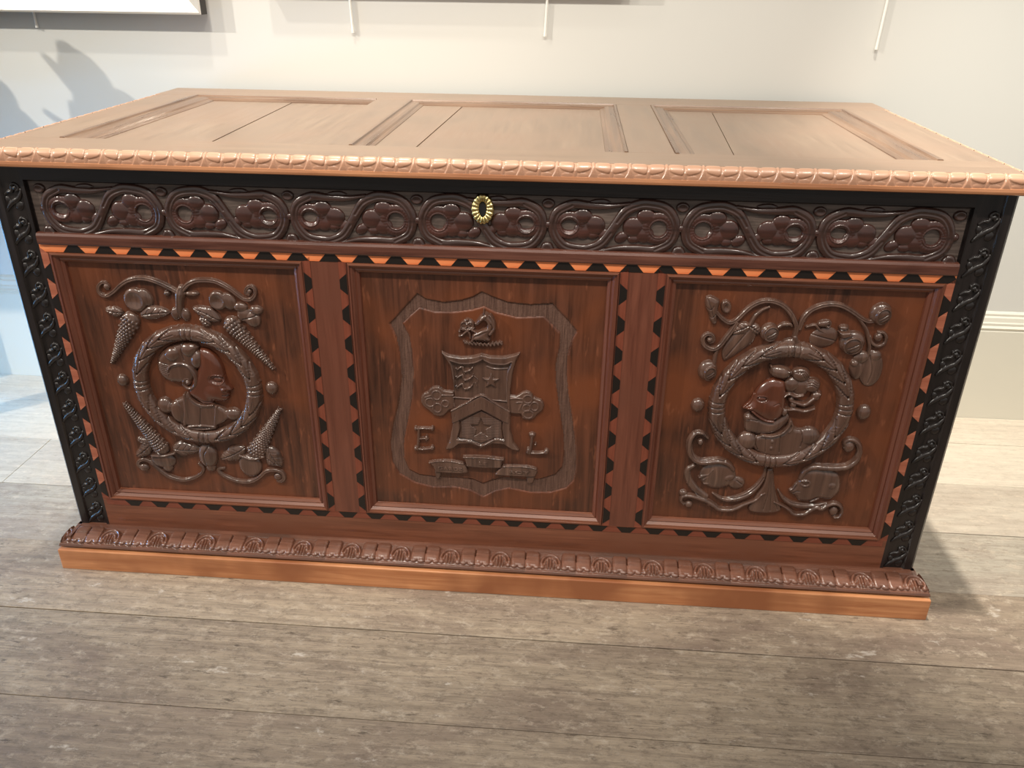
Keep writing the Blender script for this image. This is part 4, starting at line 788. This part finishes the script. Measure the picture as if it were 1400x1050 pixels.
for b_ in ((82.1, 289.4, 6.2, 4.7), (76.3, 258, 3.6, 6.6), (107.1, 258, 4.7, 6), (88.2, 271.3, 2.6, 3.6)): e_.blob(*b_, 5.6)
o = e_.build('initial_letter', F2, CV, P2); o['label'] = 'raised letter L'
# motto ribbon
s_ = R(0.7).poly([(-94, 226.2), (-80.1, 230.1), (-61.5, 231.8), (-45.6, 230.3), (-34.5, 227.8), (-28.5, 219.8), (-26, 209.1), (-40.7, 206.3), (-62.1, 206.3), (-82.9, 206.3), (-87.1, 217.9)], 5.0, 2.2, smooth=False); s_.tube([(-93, 225.9), (-80.1, 229.2), (-61.5, 230.9), (-45.6, 229.3), (-34.5, 226.9)], 1.3, 1.4, 4.6)
s_.poly([(-84.8, 207.1), (-74.1, 207.8), (-75.7, 195.1), (-82.6, 191.5)], 3, 2); rb1 = s_.build('motto_ribbon', F2, CV, P2)
s_ = R(0.7).poly([(-34.3, 241.4), (-16.4, 243), (-0.6, 243), (17.8, 241.9), (35.1, 240.5), (32, 232.3), (31.5, 222.4), (-0.7, 220.5), (-29.3, 221.9), (-31, 233.6)], 6.2, 2.2, smooth=False); s_.tube([(-33.8, 240.8), (-0.6, 242.1), (34.5, 239.8)], 1.3, 1.4, 5.8); rb2 = s_.build('motto_ribbon', F2, CV, P2)
s_ = R(0.7).poly([(33.6, 226.3), (46.7, 227.7), (62.5, 228), (80.8, 226.9), (90.9, 223.8), (93.1, 217.7), (89.7, 207.3), (73.4, 206.3), (44.3, 206.4), (19.4, 206.8), (25.7, 217.8)], 5.0, 2.2, smooth=False); s_.tube([(34.1, 225.7), (62.5, 227), (80.9, 226), (90.4, 223.1)], 1.3, 1.4, 4.6)
s_.poly([(74.7, 207.3), (87.1, 207.1), (85.5, 193.9), (76.3, 193.3)], 3, 2); rb3 = s_.build('motto_ribbon', F2, CV, P2)
def letters(txt, c, width, rot, face):
    cu = bpy.data.curves.new('motto', 'FONT'); cu.body = txt; cu.size = 8.4; cu.extrude = 0.9; cu.bevel_depth = 0.25; cu.bevel_resolution = 1; cu.align_x = 'CENTER'; cu.align_y = 'CENTER'; cu.space_character = 1.15; cu.resolution_u = 3; cu.offset = 0.25
    t = bpy.data.objects.new('motto', cu); C.objects.link(t)
    me = bpy.data.meshes.new_from_object(t.evaluated_get(bpy.context.evaluated_depsgraph_get()))
    C.objects.unlink(t); bpy.data.objects.remove(t)
    k = width / max(1e-6, max(v.co.x for v in me.vertices) - min(v.co.x for v in me.vertices))
    ca, sa = math.cos(rot), math.sin(rot)
    for v in me.vertices:
        x, z, y = v.co.x * k, v.co.y, v.co.z
        v.co = ((c[0] + x * ca - z * sa) / 1000, (face - y) / 1000, (c[1] + x * sa + z * ca) / 1000)
    me.materials.clear(); me.materials.append(CV)
    o = link('motto_lettering', me, P2); o['label'] = 'raised word ' + txt
letters('GARDE', [(-57, 216)][0], 43, -0.03, F2 - 6.3)
letters('LE', [(-0.2, 230.4)][0], 15, -0.02, F2 - 7.8)
letters('ROY', [(61.3, 215.5)][0], 36, -0.02, F2 - 6.3)
# crest: demi horse holding a crown, on a twisted wreath
h_ = R(0.6)
h_.poly([(2.3, 507), (7.3, 505.7), (12.3, 501.7), (18, 494.7), (21, 486.8), (19.8, 478.3), (14.4, 471.1), (10.1, 466.2), (12.3, 457.3), (-2.2, 456.7), (-16.3, 457.2), (-16.2, 465.1), (-7.9, 470.1), (-0.7, 476.6), (5.1, 481.5), (5.1, 487.6), (-0.6, 494.3)], 7.5, 8)
h_.tube([(4.4, 499.8), (-0.6, 495.8), (-4.9, 491.1), (-9.6, 485.9)], [5.6, 5.2, 4.4, 3.4], [8.5, 8.5, 7.5, 6]); h_.tube([(2, 509.6), (2.3, 505.8), (0.9, 502)], [1.2, 2, 1.8], 8); h_.blob(-10.6, 487, 2.6, 2.5, 6.5); h_.blob(-2.7, 494.2, 1.9, 1.7, 1.6, 0, 0.5, 0, 'add')
h_.tube([(7.2, 477), (0.8, 474.4), (-6.5, 470.2), (-13.4, 466), (-15.2, 460.4), (-16.7, 456.4)], [4.4, 4, 3.4, 2.8, 2.6], [8.5, 8, 7, 6.5, 6]); h_.tube([(-6.5, 470.2), (-12.2, 473), (-16.5, 475.2)], [2.8, 2.4, 2.2], 6)
h_.tube([(12.3, 502.5), (16.6, 494.3), (18.3, 487.4), (18.4, 480.5), (15.1, 474.2), (11.5, 470.2)], [1.6, 2.2, 2.4, 2.4, 1.8], 2.4, 6); h_.groove([(13, 488), (15.1, 482.7), (14.4, 477.3)], 1.0, 1.6)
o = h_.build('crest_horse', F2, CV, P2)
c_ = R(0.6); c_.tube([(-34.8, 478.2), (-33.4, 475.6), (-25.2, 475.2), (-17.2, 476.3), (-13.6, 478.8)], 1.9, 4.6); c_.ring(-29.9, 482.3, 4.8, 5.6, 1.5, 4.4); c_.ring(-19.2, 483.2, 4.7, 5.1, 1.5, 4.4); c_.poly([(-34.5, 478.3), (-34.3, 486), (-29.2, 491.6), (-23.5, 494.1), (-17.8, 492.1), (-13.2, 486.9), (-13.6, 478.4), (-23.7, 475.6)], 3.2, 4)
for b_ in ((-29.4, 488.6, 1.9, 2), (-24.7, 484.9, 2.4, 2.3), (-18.9, 485.1, 1.6, 1.7), (-24.2, 492.5, 3.2, 2), (-23.7, 473.3, 2.5, 2.8), (-36.7, 472, 2.5, 3.1), (-36.7, 464.2, 2.9, 3.1)): c_.blob(*b_, 5.4)
c_.tube([(-23.7, 474.5), (-28.8, 469.2), (-33.2, 465.1), (-37.3, 463.8)], [2.6, 2.2, 2.2], 4.8); c_.tube([(-23.7, 473.3), (-20.9, 468), (-19.9, 460.2)], [2.4, 2.2, 2], 4.4); c_.build('crown', F2, CV, P2)
t_ = R(0.55); q = [(-30.5, 454.3), (-22.6, 452.3), (-12.4, 451.9), (-2.2, 451.2), (8.6, 450.9), (19.5, 452.5), (29.6, 454.6)]; t_.tube(q, 2.2, 3.2); sp = spline(q, 9)
for k in range(3, len(sp), 5): t_.tube([(sp[k][0] - 1.9, sp[k][1] + 2.1), (sp[k][0] + 1.9, sp[k][1] - 2.1)], 1.7, 2.4, 2.2, smooth=False)
t_.build('twisted_wreath', F2, CV, P2)

# ---------------------------------------------------------------- plinth
PB = 0.057; PXW = 0.7646; PZT = 0.0421
MB().box(-PXW, PXW, -PB, -0.01, 0.0, PZT, 0.0016).build('plinth_board', M['plinth'], chest)
for sx in (-1, 1):
    MB().box(min(sx * PXW, sx * (PXW - 0.03)), max(sx * PXW, sx * (PXW - 0.03)), -0.0105, 0.66, 0.0, PZT, 0.0012).build('plinth_side_board', M['plinth'], chest)
cap = MB().extrude([(0.004, 0.04), (-0.048, 0.0405), (-0.0445, 0.044), (-0.010, 0.0605), (-0.003, 0.0615), (0.004, 0.0615)], -0.752, 0.752, 'X').build('plinth_moulding', M['plmould'], chest)
for sx in (-1, 1):
    MB().extrude([(sx * 0.745, 0.04), (sx * 0.763, 0.0425), (sx * 0.7545, 0.059), (sx * 0.751, 0.0615), (sx * 0.745, 0.0615)], -0.04, 0.66, 'Y').build('plinth_side_moulding', M['plmould'], chest)
# carved ovolo, one repeat: height over an unrolled quarter curve
def ovolo(u0, u1, nu, ns, height, pc):
    """pc(s) -> (y, z) and outward normal; height(u_mm, s) in mm"""
    us = np.linspace(u0, u1, nu); ss = np.linspace(0, 1, ns); U, S = np.meshgrid(us, ss); H = height(U, S)
    y, z, ny, nz = pc(S)
    return np.stack([U, y + ny * H, z + nz * H], -1) / 1000
def pl_curve(S):
    # from the top fillet (-13, 60.5) bulging to the foot (-53, 44)
    a = S * PI / 2
    y = -12 - 38 * np.sin(a * 0.98); z = 45.5 + 15.2 * np.cos(a) ** 0.85
    dy = -38 * 0.98 * np.cos(a * 0.98); dz = -15.2 * 0.85 * np.cos(a).clip(0.05) ** -0.15 * np.sin(a)
    n = np.hypot(dy, dz) + 1e-9
    return y, z, dz / n, -dy / n
def palm_h(U, S):
    T_ = S * 42; H = np.full(U.shape, 0.3)
    ell = lambda cx, ct, rx, rt, h, p=0.4: h * np.maximum(1 - ((np.abs(U) - cx) / rx) ** 2 - ((T_ - ct) / rt) ** 2, 0) ** p
    body = 5.6 * np.maximum(1 - np.abs((np.abs(U) - 32) / 13) ** 7 - np.abs((T_ - 12) / 13.5) ** 4, 0) ** 0.3
    parts = [body, ell(24.5, 23.5, 6, 7, 5.0), ell(38, 24, 7, 8, 5.0), ell(14.2, 23, 4.6, 7, 5.6)]
    d = np.hypot(U, (T_ - 19) * 1.1); up = T_ < 21
    for r0, w_, h in ((16, 2.6, 6.4), (10, 2.3, 6.8)): parts.append(np.where(up, h * np.maximum(1 - ((d - r0) / w_) ** 2, 0) ** 0.5, 0))
    for cx in (0, 5): parts.append(6.8 * np.maximum(1 - ((np.abs(U) - cx) / 1.9) ** 2, 0) ** 0.5 * np.clip((30 - T_) / 6, 0, 1) * np.clip((T_ - 8) / 3, 0, 1))
    for p_ in parts: H = np.maximum(H, p_)
    H = H - 3.5 * np.maximum(1 - np.abs(np.abs(U) - 44.2) / 1.3, 0) * (T_ < 14)
    H = np.where(T_ > 32, np.maximum(H, 2.6 * np.clip((T_ - 32) / 3, 0, 1) * np.clip((42.5 - T_) / 8, 0, 1)), H)
    return np.maximum(H, 0.1) - 4.0 * np.clip(1 - np.abs(S - 0.45) * 2.0, 0, 1) ** 0.5
Pp = ovolo(-44.25, 44.25, 98, 46, palm_h, pl_curve)
pm = grid_mesh('carved_palmette', Pp, np.ones((45, 97), bool), M['plmould'], None, True); C.objects.unlink(pm)
for k in range(16):
    o = pm.copy(); C.objects.link(o); o.parent = cap; o.location = (-0.6745 + 0.0885 * k, 0, 0)
for cx in (-0.763, 0.7415):     # cut repeats at the two ends
    Pe = Pp.copy(); lim = 0.7535 + 0.0108 * np.linspace(0, 1, 46)[:, None] ** 0.7
    Pe[..., 0] = np.clip(Pe[..., 0] + cx, -lim, lim) - cx
    o = grid_mesh('carved_palmette', Pe, np.ones((45, 97), bool), M['plmould'], cap, True); o.location = (cx, 0, 0)

# ---------------------------------------------------------------- lid
LX, LY0, LY1 = 0.7577, -0.0211, 0.685
lid = MB().box(-LX + 0.013, LX - 0.013, LY0 + 0.014, LY1, ZT, LT - 0.009).build('lid', M['lid'], chest); lid['label'] = 'three panelled hinged lid with carved leaf edge'
LO = [(-0.668, -0.281), (-0.211, 0.212), (0.281, 0.668)]; LZ0, LZ1 = 0.0745, 0.577
MB().box(-LX + 0.012, LX - 0.012, LY0 + 0.012, LZ0, LT - 0.0095, LT, 0.0008).build('lid_rail', M['lid'], lid)
MB().box(-LX + 0.004, LX - 0.004, LZ1, LY1, ZT + 0.0005, LT, 0.0012).build('lid_rail', M['lid'], lid)
for x0, x1 in ((-LX + 0.012, LO[0][0]), (LO[0][1], LO[1][0]), (LO[1][1], LO[2][0]), (LO[2][1], LX - 0.012)):
    MB().box(x0, x1, LZ0, LZ1, LT - 0.0095, LT - 0.0001, 0.0006).build('lid_stile', M['lidy'], lid)
LPROF = [(0.0, 0.002), (0.001, -0.0012), (0.0055, -0.0014), (0.007, 0.0012), (0.010, 0.0016), (0.017, 0.0008), (0.024, 0.0022), (0.027, 0.0046), (0.029, 0.0042), (0.034, 0.0058), (0.035, 0.0088), (0.0, 0.0088)]
def lid_moulding(x0, x1, z0, z1, wl, wr, wb):
    """mouldings on the two ends and the back of a lid panel; the ends butt against the plain front rail"""
    ks = [k / 0.035 for k in (wl, wr, wb)]
    for side in range(3):
        if (wl, wr, wb)[side] == 0: continue
        V, F = [], []; k = len(LPROF)
        for end in (0, 1):
            for t, y in LPROF:
                L_, R_, B_ = (t * q for q in ks)
                if side == 0: p = (x0 + L_, z0 if end == 0 else z1 - B_)
                elif side == 1: p = (x1 - R_, z0 if end == 0 else z1 - B_)
                else: p = (x0 + L_ if end == 0 else x1 - (R_ if wr else 0), z1 - B_)
                V.append((p[0], p[1], LT - y))
        for q in range(k): F.append([q, (q + 1) % k, k + (q + 1) % k, k + q])
        F.append(list(range(k))); F.append(list(range(2 * k - 1, k - 1, -1)))
        mesh('lid_moulding', V, F, M['lidmould'] if side == 2 else M['lidmouldy'], lid)
for i, (a, b) in enumerate(LO):
    wl, wr = ((0.056, 0.0), (0.034, 0.034), (0.034, 0.056))[i]
    lid_moulding(a, b, LZ0, LZ1, wl, wr, 0.034)
    cut = {0: -0.4437, 1: -0.106, 2: 0.386}[i]; tilt = {0: -0.006, 1: 0.008, 2: 0.015}[i]
    for s in (0, 1):
        x0 = a + wl - 0.004 if s == 0 else cut + 0.0009; x1 = cut - 0.0009 if s == 0 else b - (wr - 0.004 if wr else 0.0012)
        V = []
        for z in (LT - 0.0105, LT - 0.0066 - 0.0005 * s):
            V += [(x0 + (-tilt if s else 0), LZ0, z), (x1 + (-tilt if not s else 0), LZ0, z), (x1 + (tilt if not s else 0), LZ1 - 0.03, z), (x0 + (tilt if s else 0), LZ1 - 0.03, z)]
        mesh('lid_panel_board', V, [[3, 2, 1, 0], [4, 5, 6, 7], [0, 1, 5, 4], [1, 2, 6, 5], [2, 3, 7, 6], [3, 0, 4, 7]], M['lidy'], lid)
# plain lower band and carved upper leaf moulding along the front and both ends
MB().extrude([(LY0 + 0.02, ZT), (LY0 + 0.002, ZT), (LY0 - 0.0005, ZT + 0.0015), (LY0 - 0.001, ZT + 0.0045), (LY0 - 0.0002, ZT + 0.0085), (LY0 + 0.003, ZT + 0.0095), (LY0 + 0.02, ZT + 0.0095)], -LX, LX, 'X').build('lid_edge_band', M['lidfront'], lid)
for sx in (-1, 1):
    MB().extrude([(sx * (LX - 0.02), ZT), (sx * (LX - 0.001), ZT), (sx * LX, ZT + 0.002), (sx * LX, ZT + 0.009), (sx * (LX - 0.02), ZT + 0.0095)], LY0 + 0.001, LY1 - 0.108, 'Y').build('lid_edge_band', M['lidfront'], lid)
def lid_curve(S):
    a = S * PI / 2
    y = -9 - 10.5 * np.sin(a); z = 725.0 + 18.0 * np.cos(a) ** 0.9
    dy = -10.5 * np.cos(a); dz = -18.0 * np.sin(a) - 0.3; n = np.hypot(dy, dz)
    return y, z, dz / n, -dy / n
def leaf_h(U, S):
    u = np.abs(U) / 50.7
    sm = lambda v, w_: np.clip(v / w_ + 0.5, 0, 1)
    stem = sm(0.032 + 0.10 * np.clip((S - 0.55) / 0.45, 0, 1) ** 2.2 - u, 0.025)
    sup = lambda cu, cs, ru, rs, n: np.maximum(1 - np.abs((u - cu) / ru) ** n - np.abs((S - cs) / rs) ** n, 0)
    low = 0.10 * (u - 0.25) / 0.2
    pod = sup(0.262, 0.38 + low * 0.6, 0.212, 0.36 + low * 0.5, 3.6) ** 0.24
    lens = sup(0.285, 0.97, 0.17, 0.17, 2.0) ** 0.45
    tri = sm(u - 0.455 - 0.05 * (1 - S), 0.03) * sm(S - 0.62, 0.2)
    return np.maximum.reduce([1.6 * stem, 2.0 * pod, 1.1 * lens, 1.2 * tri]) - 0.4
Pl = ovolo(-25.35, 25.35, 72, 30, leaf_h, lid_curve)
lm = grid_mesh('carved_leaf', Pl, np.ones((29, 71), bool), M['lidleaf'], None, True); C.objects.unlink(lm)
for k in range(-15, 15):
    o = lm.copy(); C.objects.link(o); o.parent = lid; o.location = (0.0073 + 0.0507 * k, 0, 0)
for sx in (-1, 1):
    for k in range(12):
        o = lm.copy(); C.objects.link(o); o.parent = lid; o.rotation_euler = (0, 0, sx * PI / 2)
        o.location = (sx * (LX - 0.0208), LY0 + 0.031 + 0.0507 * k, 0)

# ---------------------------------------------------------------- furniture past the left edge of the view (it throws the shadows seen on the wall)
tb = bpy.data.objects.new('side_table', None); C.objects.link(tb); tb.location = (-1.75, 0.46, 0)
tag(tb, 'plain dark side table beyond the left end of the chest, out of view', 'table')
MB().box(-0.54, 0.54, -0.17, 0.17, 0.70, 0.73, 0.004).build('tabletop', M['blackwood'], tb)
for sx in (-1, 1):
    for sy in (-1, 1): MB().box(sx * 0.27 - 0.02, sx * 0.27 + 0.02, sy * 0.14 - 0.02, sy * 0.14 + 0.02, 0, 0.70, 0.003).build('leg', M['blackwood'], tb)
def limb(mb, a, b, r0, r1, n=9):
    a, b = Vector(a), Vector(b)
    for i in range(n):
        t = i / (n - 1); p = a.lerp(b, t); r = r0 + (r1 - r0) * t; mb.sphere(p, (r, r, r), None, 10, 7)
# a rearing long-eared animal on a block, and a rounded vessel with a knobbed lid
hx, hy = -1.245, 0.486
st_ = bpy.data.objects.new('animal_sculpture', None); C.objects.link(st_); st_.location = (hx, hy, 0.73)
tag(st_, 'dark rearing animal sculpture on a block on the side table, seen only as a shadow', 'sculpture')
MB().box(-0.04, 0.04, -0.035, 0.035, 0, 0.10, 0.004).build('block', M['bronze'], st_)
m = MB(); rot = Matrix.Rotation(-0.45, 3, 'Y')
limb(m, (0.012, 0, 0.10), (0.012, 0, 0.20), 0.046, 0.032); m.sphere((0, 0, 0.245), (0.038, 0.03, 0.056), rot); limb(m, (-0.02, 0, 0.225), (-0.075, 0, 0.285), 0.017, 0.006)
limb(m, (-0.005, 0, 0.26), (-0.028, 0, 0.298), 0.028, 0.014); limb(m, (0.02, 0, 0.205), (0.072, 0, 0.198), 0.020, 0.022); limb(m, (-0.005, 0, 0.165), (-0.036, 0, 0.19), 0.014, 0.010); limb(m, (-0.036, 0, 0.19), (-0.034, 0, 0.135), 0.010, 0.012)
limb(m, (-0.01, 0, 0.13), (-0.06, 0, 0.15), 0.018, 0.008); limb(m, (-0.06, 0, 0.15), (-0.098, 0, 0.178), 0.008, 0.006); m.sphere((-0.04, 0, 0.11), (0.05, 0.03, 0.03))
m.build('figure', M['bronze'], st_, True)
ps = bpy.data.objects.new('lidded_vessel', None); C.objects.link(ps); ps.location = (-1.535, hy, 0.73)
tag(ps, 'dark rounded vessel with a knobbed lid on the side table, seen only as a shadow', 'vessel')
m = MB(); m.sphere((0, 0, 0.11), (0.14, 0.07, 0.11)); m.sphere((0.085, 0, 0.10), (0.095, 0.06, 0.10)); m.build('body', M['bronze'], ps, True)
m = MB(); m.sphere((0.10, 0, 0.21), (0.024, 0.024, 0.032)); m.build('lid_knob', M['bronze'], ps, True)
